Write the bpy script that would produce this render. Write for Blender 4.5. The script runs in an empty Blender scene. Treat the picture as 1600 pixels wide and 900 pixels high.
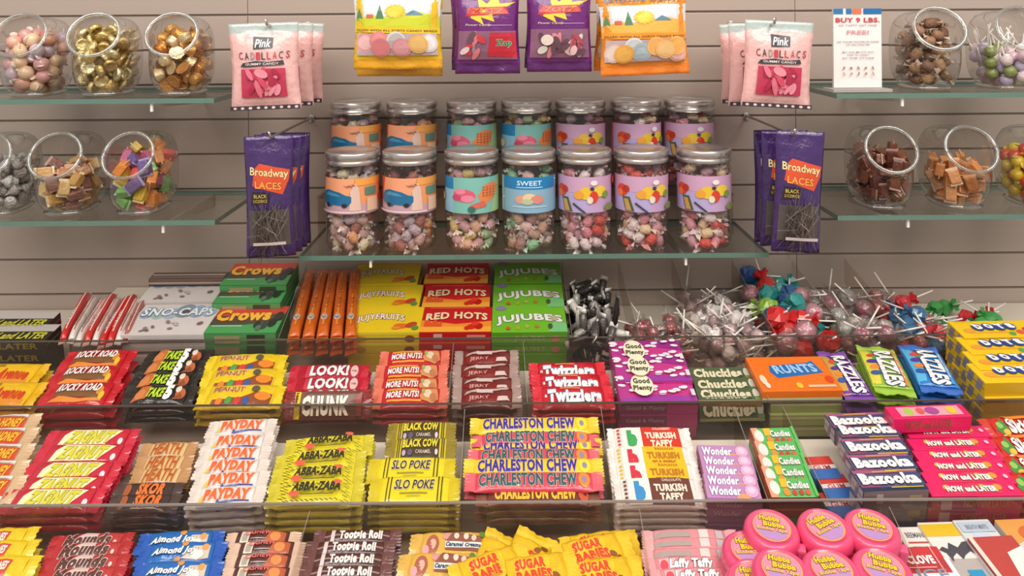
import bpy, bmesh, math, random
from mathutils import Vector, Matrix, noise

R = random.Random(11)
sc = bpy.context.scene
COL = sc.collection
PI = math.pi

# ------------------------------------------------------------------ camera, world, lights, exposure
F = 1225.0                      # focal length in pixels of the 1600 px wide frame
HORIZ = 31.0                    # image row of the horizon
ROLL = 0.0072
EYE = Vector((0, 0, 1.55))
RIGHT = Vector((math.cos(ROLL), 0, -math.sin(ROLL)))
UP = Vector((math.sin(ROLL), 0, math.cos(ROLL)))
FWD = Vector((0, 1, 0))
cam_d = bpy.data.cameras.new('camera')
cam_d.sensor_width = 36.0
cam_d.lens = F / 1600 * 36
cam_d.shift_y = (HORIZ - 450) / 1600
cam_d.clip_start = 0.05
cam = bpy.data.objects.new('camera', cam_d)
COL.objects.link(cam)
cam.matrix_world = Matrix(((RIGHT.x, UP.x, 0, EYE.x), (0, 0, -1, EYE.y), (RIGHT.z, UP.z, 0, EYE.z), (0, 0, 0, 1)))
sc.camera = cam

w = bpy.data.worlds.new('shop_air')
sc.world = w
w.use_nodes = True
w.node_tree.nodes['Background'].inputs[0].default_value = (1.0, 0.93, 0.87, 1)
w.node_tree.nodes['Background'].inputs[1].default_value = 0.50


def area(name, loc, target, sx, sy, power, color=(1, 0.93, 0.86)):
    l = bpy.data.lights.new(name, 'AREA')
    l.shape = 'RECTANGLE'
    l.size = sx
    l.size_y = sy
    l.energy = power
    l.color = color
    o = bpy.data.objects.new(name, l)
    COL.objects.link(o)
    o.location = loc
    o.rotation_euler = (Vector(target) - Vector(loc)).to_track_quat('-Z', 'Y').to_euler()
    return o


area('ceiling_light_front', (0.0, -0.5, 2.75), (0, 1.45, 0.95), 3.2, 0.7, 47)
area('ceiling_light_row', (-0.9, 0.55, 2.8), (-0.6, 1.3, 0.9), 0.9, 0.35, 11)
area('ceiling_light_row_right', (1.0, 0.55, 2.8), (0.7, 1.3, 0.9), 0.9, 0.35, 14)

sc.view_settings.view_transform = 'Standard'
sc.view_settings.look = 'None'
sc.view_settings.gamma = 1.0
sc.view_settings.use_curve_mapping = False
sc.view_settings.exposure = 0.0
sc.cycles.transparent_max_bounces = 24
sc.cycles.max_bounces = 8
sc.cycles.use_denoising = True
sc.cycles.caustics_reflective = False
sc.cycles.caustics_refractive = False

# ------------------------------------------------------------------ pixel helpers (places, not pictures)
A0, SLOPE = 0.8155, 0.17        # the plane through the lips of the bins: z = eye - A0 + SLOPE*y
ALPHA = math.atan(SLOPE)
PN = Vector((0, -math.sin(ALPHA), math.cos(ALPHA)))


def ray(px, py):
    return RIGHT * ((px - 800) / F) + UP * ((HORIZ - py) / F) + FWD


def at(px, py, Y):
    return EYE + ray(px, py) * Y


def onp(px, py, dz=0.0):
    d = ray(px, py)
    return EYE + d * ((-A0 + dz) / (d.z - SLOPE))


def xof(px, py, Y):
    return at(px, py, Y).x


# ------------------------------------------------------------------ materials
def lin(h):
    h = h.lstrip('#')
    c = [int(h[i:i + 2], 16) / 255 for i in (0, 2, 4)]
    return tuple(((x + 0.055) / 1.055) ** 2.4 if x > 0.04045 else x / 12.92 for x in c) + (1,)


_m = {}


def M(h, rough=0.38, metal=0.0, bump=0.0, scale=60.0, vary=0.06, coat=0.0):
    key = (h, rough, metal, bump, scale, vary, coat)
    if key in _m:
        return _m[key]
    m = bpy.data.materials.new('finish_' + h.strip('#'))
    m.use_nodes = True
    nt = m.node_tree
    b = nt.nodes['Principled BSDF']
    b.inputs['Roughness'].default_value = rough
    b.inputs['Metallic'].default_value = metal
    b.inputs['Coat Weight'].default_value = coat
    c = lin(h)
    tc = nt.nodes.new('ShaderNodeTexCoord')
    ns = nt.nodes.new('ShaderNodeTexNoise')
    ns.inputs['Scale'].default_value = scale
    ns.inputs['Detail'].default_value = 3
    nt.links.new(tc.outputs['Object'], ns.inputs['Vector'])
    mx = nt.nodes.new('ShaderNodeMix')
    mx.data_type = 'RGBA'
    mx.inputs['A'].default_value = tuple(x * (1 - vary) for x in c[:3]) + (1,)
    mx.inputs['B'].default_value = tuple(min(1, x * (1 + vary)) for x in c[:3]) + (1,)
    nt.links.new(ns.outputs['Fac'], mx.inputs['Factor'])
    nt.links.new(mx.outputs['Result'], b.inputs['Base Color'])
    if bump:
        bp = nt.nodes.new('ShaderNodeBump')
        bp.inputs['Strength'].default_value = bump
        bp.inputs['Distance'].default_value = 0.004
        nt.links.new(ns.outputs['Fac'], bp.inputs['Height'])
        nt.links.new(bp.outputs['Normal'], b.inputs['Normal'])
    _m[key] = m
    return m


def film(h, rough=0.25, bump=0.5):
    return M(h, rough=rough, bump=bump * 1.6, scale=55, coat=0.5)


def clear(name, tint, base=0.05, gain=0.75, power=3.0, rough=0.03, bump=0.0, haze=0.0, hazecol='#e8e4e0'):
    if name in _m:
        return _m[name]
    m = bpy.data.materials.new(name)
    m.use_nodes = True
    nt = m.node_tree
    for n in list(nt.nodes):
        nt.nodes.remove(n)
    out = nt.nodes.new('ShaderNodeOutputMaterial')
    tr = nt.nodes.new('ShaderNodeBsdfTransparent')
    tr.inputs[0].default_value = lin(tint)
    gl = nt.nodes.new('ShaderNodeBsdfGlossy')
    gl.inputs['Roughness'].default_value = rough
    lw = nt.nodes.new('ShaderNodeLayerWeight')
    lw.inputs['Blend'].default_value = 0.5
    pw = nt.nodes.new('ShaderNodeMath')
    pw.operation = 'POWER'
    pw.inputs[1].default_value = power
    nt.links.new(lw.outputs['Facing'], pw.inputs[0])
    ma = nt.nodes.new('ShaderNodeMath')
    ma.operation = 'MULTIPLY_ADD'
    ma.inputs[1].default_value = gain
    ma.inputs[2].default_value = base
    nt.links.new(pw.outputs[0], ma.inputs[0])
    mix = nt.nodes.new('ShaderNodeMixShader')
    nt.links.new(ma.outputs[0], mix.inputs[0])
    nt.links.new(tr.outputs[0], mix.inputs[1])
    nt.links.new(gl.outputs[0], mix.inputs[2])
    last = mix
    if haze:
        df = nt.nodes.new('ShaderNodeBsdfDiffuse')
        df.inputs[0].default_value = lin(hazecol)
        m2 = nt.nodes.new('ShaderNodeMixShader')
        m2.inputs[0].default_value = haze
        nt.links.new(mix.outputs[0], m2.inputs[1])
        nt.links.new(df.outputs[0], m2.inputs[2])
        last = m2
    if bump:
        tc = nt.nodes.new('ShaderNodeTexCoord')
        ns = nt.nodes.new('ShaderNodeTexNoise')
        ns.inputs['Scale'].default_value = 90
        nt.links.new(tc.outputs['Object'], ns.inputs['Vector'])
        bp = nt.nodes.new('ShaderNodeBump')
        bp.inputs['Strength'].default_value = bump
        bp.inputs['Distance'].default_value = 0.006
        nt.links.new(ns.outputs['Fac'], bp.inputs['Height'])
        nt.links.new(bp.outputs['Normal'], gl.inputs['Normal'])
    nt.links.new(last.outputs[0], out.inputs['Surface'])
    _m[name] = m
    return m


JARGLASS = clear('jar_glass', '#f7f7f5', base=0.05, gain=0.85, power=2.2)
RIMGLASS = clear('rim_glass', '#eef2ee', base=0.16, gain=0.8, power=1.2, haze=0.06)
PET = clear('clear_plastic', '#f5f2f0', base=0.05, gain=0.6, power=2.5, haze=0.015)
DIVID = clear('divider_sheet', '#f6f3f0', base=0.015, gain=0.2, power=4)
DEDGE = clear('divider_edge', '#e6dfda', base=0.10, gain=0.3, power=2, haze=0.25, hazecol='#d8d0c8')
ACRYL = clear('acrylic_sheet', '#ece6e2', base=0.03, gain=0.25, power=4, haze=0.03, hazecol='#c8c0b8')
SHELFG = clear('shelf_glass', '#f6f8f6', base=0.03, gain=0.30, power=3, haze=0.0)
CELLO = clear('cellophane', '#efe9e8', base=0.10, gain=0.5, power=1.5, rough=0.12, bump=1.0, haze=0.10)


# ------------------------------------------------------------------ object helpers
def link(o, parent=None):
    COL.objects.link(o)
    if parent is not None:
        o.parent = parent
    return o


def mesh(name, verts, faces, mats, fm=None, parent=None, smooth=False):
    me = bpy.data.meshes.new(name)
    me.from_pydata([tuple(v) for v in verts], [], faces)
    for m in (mats if isinstance(mats, (list, tuple)) else [mats]):
        me.materials.append(m)
    if fm:
        me.polygons.foreach_set('material_index', fm)
    if smooth:
        me.polygons.foreach_set('use_smooth', [True] * len(me.polygons))
    me.update()
    return link(bpy.data.objects.new(name, me), parent)


def empty(name):
    o = bpy.data.objects.new(name, None)
    o.empty_display_size = 0.02
    return link(o)


def tag(o, label=None, cat=None, group=None, kind=None):
    for k, v in (('label', label), ('category', cat), ('group', group), ('kind', kind)):
        if v:
            o[k] = v
    return o


def dup(root, keep=None):
    c = root.copy()
    COL.objects.link(c)
    for ch in root.children:
        if keep and not any(ch.name.startswith(k) for k in keep):
            continue
        d = ch.copy()
        d.parent = c
        COL.objects.link(d)
        for g in ch.children:
            e = g.copy()
            e.parent = d
            COL.objects.link(e)
    return c


class MB:
    def __init__(s):
        s.v, s.f, s.m = [], [], []

    def add(s, vs, fs, mi=0):
        b = len(s.v)
        s.v += [Vector(v) for v in vs]
        s.f += [tuple(b + i for i in f) for f in fs]
        s.m += [mi] * len(fs)

    def box(s, c, d, mi=0, bev=0.0):
        cx, cy, cz = c
        a, b, h = d[0] / 2, d[1] / 2, d[2] / 2
        if bev <= 0:
            vs = [(cx + i * a, cy + j * b, cz + k * h) for i in (-1, 1) for j in (-1, 1) for k in (-1, 1)]
            s.add(vs, [(0, 1, 3, 2), (4, 6, 7, 5), (0, 4, 5, 1), (2, 3, 7, 6), (0, 2, 6, 4), (1, 5, 7, 3)], mi)
            return
        bm = bmesh.new()
        bmesh.ops.create_cube(bm, size=1)
        for v in bm.verts:
            v.co = Vector((v.co.x * d[0], v.co.y * d[1], v.co.z * d[2]))
        bmesh.ops.bevel(bm, geom=bm.edges[:], offset=bev, segments=2, affect='EDGES', profile=0.6)
        bm.verts.ensure_lookup_table()
        s.add([v.co + Vector(c) for v in bm.verts], [[v.index for v in f.verts] for f in bm.faces], mi)
        bm.free()

    def tube(s, pts, r, n=8, mi=0, cap=True):
        rings = []
        for i, p in enumerate(pts):
            p = Vector(p)
            t = (Vector(pts[min(i + 1, len(pts) - 1)]) - Vector(pts[max(i - 1, 0)])).normalized()
            a = Vector((0, 0, 1)) if abs(t.z) < 0.9 else Vector((1, 0, 0))
            e1 = t.cross(a).normalized()
            e2 = t.cross(e1)
            rr = r[i] if isinstance(r, (list, tuple)) else r
            rings.append([p + (e1 * math.cos(2 * PI * k / n) + e2 * math.sin(2 * PI * k / n)) * rr for k in range(n)])
        vs = [q for rg in rings for q in rg]
        fs = []
        for i in range(len(rings) - 1):
            for k in range(n):
                fs.append((i * n + k, i * n + (k + 1) % n, (i + 1) * n + (k + 1) % n, (i + 1) * n + k))
        if cap:
            fs.append(tuple(range(n - 1, -1, -1)))
            fs.append(tuple((len(rings) - 1) * n + k for k in range(n)))
        s.add(vs, fs, mi)

    def lathe(s, prof, n=32, mi=0):
        vs, fs = [], []
        for r, z in prof:
            vs += [(r * math.cos(2 * PI * k / n), r * math.sin(2 * PI * k / n), z) for k in range(n)]
        for i in range(len(prof) - 1):
            for k in range(n):
                fs.append((i * n + k, i * n + (k + 1) % n, (i + 1) * n + (k + 1) % n, (i + 1) * n + k))
        if prof[0][0] > 1e-5 and prof[0][0] < 0:
            pass
        s.add(vs, fs, mi)

    def blob(s, c, r, mi=0, seg=8, rings=6, sc3=(1, 1, 1), lump=0.0, seed=0):
        vs, fs = [], []
        vs.append(Vector((0, 0, 1)))
        for i in range(1, rings):
            th = PI * i / rings
            for k in range(seg):
                ph = 2 * PI * k / seg
                vs.append(Vector((math.sin(th) * math.cos(ph), math.sin(th) * math.sin(ph), math.cos(th))))
        vs.append(Vector((0, 0, -1)))
        out = []
        for v in vs:
            g = 1 + lump * noise.noise(v * 1.7 + Vector((seed, 0, 0)))
            out.append(Vector(c) + Vector((v.x * sc3[0], v.y * sc3[1], v.z * sc3[2])) * r * g)
        for k in range(seg):
            fs.append((0, 1 + k, 1 + (k + 1) % seg))
        for i in range(rings - 2):
            for k in range(seg):
                a = 1 + i * seg
                fs.append((a + k, a + seg + k, a + seg + (k + 1) % seg, a + (k + 1) % seg))
        e = len(vs) - 1
        a = 1 + (rings - 2) * seg
        for k in range(seg):
            fs.append((e, a + (k + 1) % seg, a + k))
        s.add(out, fs, mi)

    def build(s, name, mats, parent=None, smooth=False):
        return mesh(name, s.v, s.f, mats, s.m, parent, smooth)


# ------------------------------------------------------------------ printed artwork on curved or flat faces
_g = {}


def glyphs(text, off=0.0, shear=0.0):
    key = (text, off, shear)
    if key in _g:
        return _g[key]
    cu = bpy.data.curves.new('lettering', 'FONT')
    cu.body = text
    cu.offset = off
    cu.shear = shear
    cu.resolution_u = 2
    cu.space_character = 1.0 + off * 2.0
    ob = bpy.data.objects.new('lettering_source', cu)
    me = bpy.data.meshes.new_from_object(ob)
    v = [(p.co.x, p.co.y) for p in me.vertices]
    f = [tuple(p.vertices) for p in me.polygons]
    bpy.data.objects.remove(ob)
    bpy.data.meshes.remove(me)
    bpy.data.curves.remove(cu)
    _g[key] = (v, f)
    return _g[key]


def gbox(text, shear, off):
    v, f = glyphs(text, off, shear)
    xs = [p[0] for p in v]
    ys = [p[1] for p in v]
    return min(xs), min(ys), max(xs), max(ys)


def T(text, cu, cv, w, h, colr, outline=None, rot=0.0, italic=0.0, bold=0.012, arc=0.0, ow=0.03, ocol2=None):
    return ('t', text, cu, cv, w, h, colr, outline, rot, italic, bold, arc, ow, ocol2)


def Rr(u0, v0, u1, v1, colr, rot=0.0):
    return ('r', u0, v0, u1, v1, colr, rot)


def E(cu, cv, ru, rv, colr, rot=0.0):
    return ('e', cu, cv, ru, rv, colr, rot)


def P(pts, colr):
    return ('p', pts, colr)


def shapes_to_mesh(shapes, want_text):
    """2-D polygons in face fractions (0..1); returns list of (verts, faces, colour, layer)."""
    out = []
    for li, s in enumerate(shapes):
        if (s[0] == 't') != want_text:
            continue
        if s[0] == 't':
            _, text, cu, cv, w, h, colr, outline, rot, italic, bold, arc, ow, oc2 = s
            x0, y0, x1, y1 = gbox(text, italic, bold)
            todo = [(bold, colr, 0.7)]
            if outline:
                todo.insert(0, (bold + ow, outline, 0.35))
            if oc2:
                todo.insert(0, (bold + ow * 2.2, oc2, 0.0))
            for off, cc, lay in todo:
                v, f = glyphs(text, off, italic)
                sp0 = bold * 2.0
                # keep outline letters over the fill letters
                bx0, _b, bx1, _c = gbox(text, italic, off)
                vv = []
                for (x, y) in v:
                    q = (x - bx0) / (bx1 - bx0) if off != bold else (x - x0) / (x1 - x0)
                    ex = (off - bold) / (x1 - x0)
                    q = -ex + q * (1 + 2 * ex)
                    r_ = (y - y0) / (y1 - y0)
                    a, b = (q - 0.5) * w, (r_ - 0.5) * h
                    b += arc * h * (0.25 - (q - 0.5) ** 2) * 4 - arc * h * 0.5
                    ca, sa = math.cos(rot), math.sin(rot)
                    vv.append((cu + a * ca - b * sa, cv + a * sa + b * ca))
                out.append((vv, f, cc, li + lay))
        elif s[0] == 'r':
            _, u0, v0, u1, v1, cc, rot = s
            cu, cv = (u0 + u1) / 2, (v0 + v1) / 2
            ca, sa = math.cos(rot), math.sin(rot)
            vv = [(cu + (a - cu) * ca - (b - cv) * sa, cv + (a - cu) * sa + (b - cv) * ca) for a, b in ((u0, v0), (u1, v0), (u1, v1), (u0, v1))]
            out.append((vv, [(0, 1, 2, 3)], cc, li))
        elif s[0] == 'e':
            _, cu, cv, ru, rv, cc, rot = s
            ca, sa = math.cos(rot), math.sin(rot)
            vv = []
            for k in range(18):
                a, b = ru * math.cos(2 * PI * k / 18), rv * math.sin(2 * PI * k / 18)
                vv.append((cu + a * ca - b * sa, cv + a * sa + b * ca))
            out.append((vv, [tuple(range(18))], cc, li))
        elif s[0] == 'p':
            out.append((list(s[1]), [tuple(range(len(s[1])))], s[2], li))
    return out


def art(shapes, S, parent, cuts=(0, 0), finish=None, layer=0.00022, suffix=''):
    """S(u, v, n) -> Vector; prints the shapes on the face as 'artwork' and 'lettering' parts."""
    fin = finish or (lambda c: M(c, rough=0.35, coat=0.25, vary=0.03))
    for want, name in ((False, 'artwork'), (True, 'lettering')):
        lst = shapes_to_mesh(shapes, want)
        if not lst:
            continue
        mb = MB()
        mats, idx = [], {}
        for vv, ff, cc, li in lst:
            if cc not in idx:
                idx[cc] = len(mats)
                mats.append(fin(cc))
            if cuts[0] or cuts[1]:
                bm = bmesh.new()
                bv = [bm.verts.new((a, b, 0)) for a, b in vv]
                for f in ff:
                    try:
                        bm.faces.new([bv[i] for i in f])
                    except ValueError:
                        pass
                for ax, n in ((0, cuts[0]), (1, cuts[1])):
                    for k in range(1, n):
                        co = Vector((k / n, 0, 0)) if ax == 0 else Vector((0, k / n, 0))
                        no = Vector((1, 0, 0)) if ax == 0 else Vector((0, 1, 0))
                        bmesh.ops.bisect_plane(bm, geom=bm.verts[:] + bm.edges[:] + bm.faces[:], plane_co=co, plane_no=no, dist=1e-6)
                bm.verts.ensure_lookup_table()
                bm.verts.index_update()
                vv = [(v.co.x, v.co.y) for v in bm.verts]
                ff = [tuple(v.index for v in f.verts) for f in bm.faces]
                bm.free()
            mb.add([S(a, b, 0.0004 + layer * li) for a, b in vv], ff, idx[cc])
        mb.build(name, mats, parent)


# ------------------------------------------------------------------ kinds of packaging (origin at the bottom centre, x = length, y = up the slope)
def bar(name, L, W, H, colr, shapes, ends=None, puff=1.0, endlen=0.016, wr=0.0008, fin=None, p=2.6, sidecol=None):
    root = empty(name)
    mt = fin or film(colr)
    em = film(ends) if ends else mt
    hl = L / 2 - endlen

    def env(x):
        d = (hl - abs(x)) / 0.022
        return 0.22 + 0.78 * (min(1, max(0, d)) ** 0.5)

    def prof(y):
        q = min(1.0, abs(2 * y / W))
        return max(0.0, 1 - q ** p) ** (1 / p)

    nx, ny = 18, 12
    seed = R.random() * 50
    xs = [-hl + 2 * hl * (0.5 - 0.5 * math.cos(PI * i / nx)) for i in range(nx + 1)]
    vs, fs = [], []
    for x in xs:
        e = env(x)
        for k in range(2 * ny):
            a = PI * k / ny
            y = W / 2 * math.cos(a)
            z = H / 2 * (1 if k <= ny else -1) * prof(y) * e
            wv = wr * noise.noise(Vector((x * 90, y * 60, seed + (k > ny) * 9)))
            vs.append((x, y, H / 2 + z + wv))
    n = 2 * ny
    for i in range(nx):
        for k in range(n):
            fs.append((i * n + k, i * n + (k + 1) % n, (i + 1) * n + (k + 1) % n, (i + 1) * n + k))
    fs.append(tuple(range(n)))
    fs.append(tuple(nx * n + k for k in range(n - 1, -1, -1)))
    mesh('wrapper', vs, fs, mt, None, root, True)
    for sgn in (-1, 1):
        mb = MB()
        nt_ = 11
        top, bot = [], []
        for j in range(3):
            for k in range(nt_ + 1):
                y = -W / 2 * 0.97 + W * 0.97 * k / nt_
                x = hl - 0.002 + (endlen) * j / 2 + (0.0018 * (k % 2) if j == 2 else 0)
                z = H / 2 + (0.0012 if (j % 2) else -0.0003) + 0.002 * math.sin(y * 160 + seed) * j / 2
                top.append((sgn * x, y, z + 0.0007))
                bot.append((sgn * x, y, z - 0.0007))
        m_ = (nt_ + 1)
        allv = top + bot
        ff = []
        B = len(top)
        for j in range(2):
            for k in range(nt_):
                a = j * m_ + k
                ff.append((a, a + 1, a + m_ + 1, a + m_))
                ff.append((B + a, B + a + m_, B + a + m_ + 1, B + a + 1))
        for k in range(nt_):
            a = 2 * m_ + k
            ff.append((a, a + 1, B + a + 1, B + a))
            ff.append((k, B + k, B + k + 1, k + 1))
        mb.add(allv, ff)
        mb.build('crimped_end', em, root)

    def S(u, v, n_):
        x = (u - 0.5) * 2 * hl
        y = (v - 0.5) * W * 0.93
        x = max(-hl, min(hl, x))
        wv = wr * noise.noise(Vector((x * 90, y * 60, seed)))
        return Vector((x, y, H / 2 + H / 2 * prof(y) * env(x) + wv + n_ + 0.0004))
    art(shapes, S, root, cuts=(10, 10))
    root['_H'] = H
    return root


def carton(name, L, W, H, colr, shapes, front=None, side=None, bev=0.0012):
    root = empty(name)
    mb = MB()
    mb.box((0, 0, H / 2), (L, W, H), 0, bev)
    mb.build('carton_body', M(colr, rough=0.42, coat=0.15), root)
    mb = MB()
    for s in (-1, 1):
        mb.box((s * (L / 2 + 0.0003), 0, H * 0.5), (0.0008, W * 0.94, 0.0009))
    mb.build('end_flap_seam', M('#6d6255', rough=0.7), root)
    art(shapes, lambda u, v, n: Vector(((u - 0.5) * L, (v - 0.5) * W, H + n)), root)
    if front:
        art(front, lambda u, v, n: Vector(((u - 0.5) * L, -W / 2 - n, v * H)), root)
    if side:
        art(side, lambda u, v, n: Vector((-L / 2 - n, (0.5 - u) * W, v * H)), root)
    root['_H'] = H
    return root


def pouch(name, W, Hh, T_, colr, shapes, hdr=0.12, foot=0.09, hdrcol=None, footcol=None, fin=None):
    """hanging bag: x = width, z = up, face towards -y; origin at the bottom centre."""
    root = empty(name)
    mt = fin or film(colr)
    mats = [mt, film(hdrcol or colr), film(footcol or colr)]
    seed = R.random() * 40

    def depth(u, v):
        a = min(1, max(0, (v - foot) / (1 - hdr - foot)))
        b = max(0.0, math.sin(PI * a)) ** 0.55 if 0 < a < 1 else 0
        c = max(0.0, 1 - abs(2 * u - 1) ** 2.6) ** 0.7
        return 0.0007 + T_ / 2 * b * c

    nu, nv = 16, 26

    def pt(u, v, sgn, n=0.0):
        pin = 1 - 0.05 * math.sin(PI * min(1, max(0, (v - foot) / (1 - hdr - foot))))
        x = (u - 0.5) * W * pin
        z = v * Hh
        wob = 0.0022 * math.sin(u * 17 + seed) * (1 - min(1, v / 0.12)) + 0.0016 * noise.noise(Vector((u * 6, v * 7, seed)))
        return Vector((x, sgn * depth(u, v) + wob + (sgn * n), z))
    vs, fs, fm = [], [], []
    for sgn in (-1, 1):
        b = len(vs)
        for j in range(nv + 1):
            for i in range(nu + 1):
                vv = j / nv
                vs.append(pt(i / nu, vv, sgn))
        for j in range(nv):
            for i in range(nu):
                a = b + j * (nu + 1) + i
                q = (a, a + 1, a + nu + 2, a + nu + 1)
                fs.append(q if sgn < 0 else q[::-1])
                vm = (j + 0.5) / nv
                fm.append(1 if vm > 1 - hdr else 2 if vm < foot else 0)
    n1 = (nu + 1) * (nv + 1)
    loop = [i for i in range(nu)] + [j * (nu + 1) + nu for j in range(nv)] + [nv * (nu + 1) + i for i in range(nu, 0, -1)] + [j * (nu + 1) for j in range(nv, 0, -1)]
    for a, b in zip(loop, loop[1:] + loop[:1]):
        fs.append((a, a + n1, b + n1, b))
        fm.append(0)
    mesh('bag_film', vs, fs, mats, fm, root, True)
    art(shapes, lambda u, v, n: pt(u, v, -1, n + 0.0006), root, cuts=(8, 12), layer=0.0002)
    root['_H'] = Hh
    return root


LIPY = [1.4165, 1.2375, 1.039, 0.842]
WY = 1.72
ROW = [0]                       # the bin row being filled


# ------------------------------------------------------------------ placing on the slope
def put(root, x0, y0, x1, y1, dz=-0.008, layer=0, pitch=0.0, top=None, jit=0.0, shift=0.0):
    a, b = onp(x0, y0, dz), onp(x1, y1, dz)
    sv = Vector((0, math.cos(ALPHA), math.sin(ALPHA))) * shift
    a += sv
    b += sv
    X = (b - a).normalized()
    N = PN.copy()
    X = (X - N * X.dot(N)).normalized()
    if pitch:
        N = (Matrix.Rotation(pitch, 3, X) @ N).normalized()
    Yv = N.cross(X).normalized()
    H = root['_H']
    o = (a + b) / 2 - N * (H * (1 + layer) * 1.0)
    if jit:
        o += X * R.uniform(-jit, jit) + Yv * R.uniform(-jit, jit) * 0.25
    def setm(o):
        root.matrix_world = Matrix(((X.x, Yv.x, N.x, o.x), (X.y, Yv.y, N.y, o.y), (X.z, Yv.z, N.z, o.z), (0, 0, 0, 1)))
        return root.matrix_world
    mw = setm(o)
    # keep clear of the acrylic fronts of its own bin row
    r_ = ROW[0]
    ys_ = [(mw @ Vector(c)).y for ch in root.children if not ch.name.startswith(('art', 'let')) for c in ch.bound_box]
    D_ = Yv if abs(Yv.y) > abs(X.y) else X
    if ys_ and abs(D_.y) > 0.5:
        lo, hi = min(ys_), max(ys_)
        if lo < LIPY[r_] + 0.0006:
            o += D_ * ((LIPY[r_] + 0.0006 - lo) / D_.y)
        elif r_ > 0 and hi > LIPY[r_ - 1] - 0.0048:
            o += D_ * ((LIPY[r_ - 1] - 0.0048 - hi) / D_.y)
        elif r_ == 0 and hi > WY - 0.001:
            o += D_ * ((WY - 0.001 - hi) / D_.y)
        setm(o)
    return root


def plen(l, dz=-0.008):
    return (onp(l[2], l[3], dz) - onp(l[0], l[1], dz)).length


ORD = ['first', 'second', 'third', 'fourth', 'fifth', 'sixth', 'seventh', 'eighth', 'ninth', 'tenth']
LAYER = ['', 'one layer below ', 'two layers below ', 'three layers below ', 'four layers below ']


def column(make, lines, desc, cat, group, base=0.035, front_layers=2, dz=-0.008, dzs=None, pitch=None, jit=0.002, where='lip', protos=None, front_extra=True, axis='row'):
    """lines: top items as pixel centre lines, back to front; make(L) builds one. Copies make the pile."""
    made = {}
    n = len(lines)
    auto = pitch is None
    shifts = [0.0] * n
    for i, l in enumerate(lines):
        key = protos[i] if protos else 0
        mk = make[key] if protos else make
        if key not in made:
            L = max(plen(l2, dz) for j, l2 in enumerate(lines) if (protos[j] if protos else 0) == key)
            it = mk(L * 0.945)
            made[key] = it
            if not any(shifts):
                wd_ = max(max(c[1] for c in ch.bound_box) - min(c[1] for c in ch.bound_box) for ch in it.children if ch.name.startswith(('wrapper', 'carton')))
                lf, lb = lines[-1], lines[0]
                need = LIPY[ROW[0]] + wd_ / 2 + 0.002 - (onp(lf[0], lf[1], dz).y + onp(lf[2], lf[3], dz).y) / 2
                bk_ = (LIPY[ROW[0] - 1] - 0.006 if ROW[0] else WY - 0.003) - wd_ / 2 - (onp(lb[0], lb[1], dz).y + onp(lb[2], lb[3], dz).y) / 2
                f_, g_ = max(0.0, need), min(0.0, bk_)
                for k_ in range(n):
                    t_ = k_ / (n - 1) if n > 1 else 1.0
                    shifts[k_] = f_ * t_ + g_ * (1 - t_) + 1e-9
        else:
            it = dup(made[key])
        if auto:
            pitch = 0.0 if it['_H'] > 0.0195 and len(it.children) and any(c.name.startswith('carton') for c in it.children) else 0.17
        dzi = dz + (dzs[i] if dzs else 0)
        put(it, *l, dz=dzi, pitch=pitch, shift=shifts[i])
        d = desc[key] if protos else desc
        k = n - 1 - i
        place = '%s from the %s' % (ORD[k], where)
        if n == 1:
            place = 'behind the %s' % where
        if axis == 'side':
            place = '%s one counted from the %s' % (ORD[i], where)
        tag(it, '%s, %s' % (d, place), cat, group)
        H = it['_H']
        nl = front_layers if (front_extra and i == n - 1) else (1 if H < 0.0225 else 0)
        for q in range(1, nl + 1):
            c = dup(made[key], keep=('wrapper', 'crimped_end', 'carton_body', 'artwork', 'lettering') if q == 1 and i == n - 1 else ('wrapper', 'crimped_end', 'carton_body'))
            put(c, *l, dz=dzi, layer=q, pitch=pitch, jit=jit, shift=shifts[i])
            tag(c, '%s, %s' % (d, (['', 'below ', 'two below ', 'three below ', 'four below '][q] + 'the %s from the %s') % (ORD[k], where)), cat, group)
    return made


# ------------------------------------------------------------------ the setting: slatted wall
WY = 1.72
SLAT = 0.0762
Z0 = 1.5647                      # a groove centre
wallm = M('#b3a398', rough=0.40, scale=3.0, vary=0.02, bump=0.0, coat=0.25)
groovem = M('#988a80', rough=0.6)
mb = MB()
ztop, zbot = Z0 + SLAT * 9, Z0 - SLAT * 20
gh = 0.0045
panels = [(-1.9, -0.5805), (-0.5795, 0.6205), (0.6215, 1.9)]
for (xa, xb) in panels:
    k = -9
    while True:
        zt = Z0 - SLAT * k - gh / 2
        zb = Z0 - SLAT * (k + 1) + gh / 2
        if zt < 0.05:
            break
        mb.box(((xa + xb) / 2, WY + 0.0075, (zt + zb) / 2), (xb - xa, 0.015, zt - zb), 0, 0.0012)
        k += 1
mb.box((0, WY + 0.0115, 1.15), (3.8, 0.012, 2.3), 1)
tag(mb.build('wall_back', [wallm, groovem]), 'beige slatted display wall with horizontal grooves behind the shelves', 'wall', kind='structure')
mb = MB()
mb.box((0, 0.2, -0.02), (5, 5, 0.04))
tag(mb.build('floor', [M('#8b8178', rough=0.5, scale=8)]), 'greyish shop floor under the display counter', 'floor', kind='structure')

# ------------------------------------------------------------------ counter and bin trays
LIPY = [1.4165, 1.2375, 1.039, 0.842]
BACKY = [WY - 0.004, LIPY[0] - 0.006, LIPY[1] - 0.006, LIPY[2] - 0.006]


def pz(Y, dz=0.0):
    return EYE.z - A0 + SLOPE * Y + dz


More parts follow.
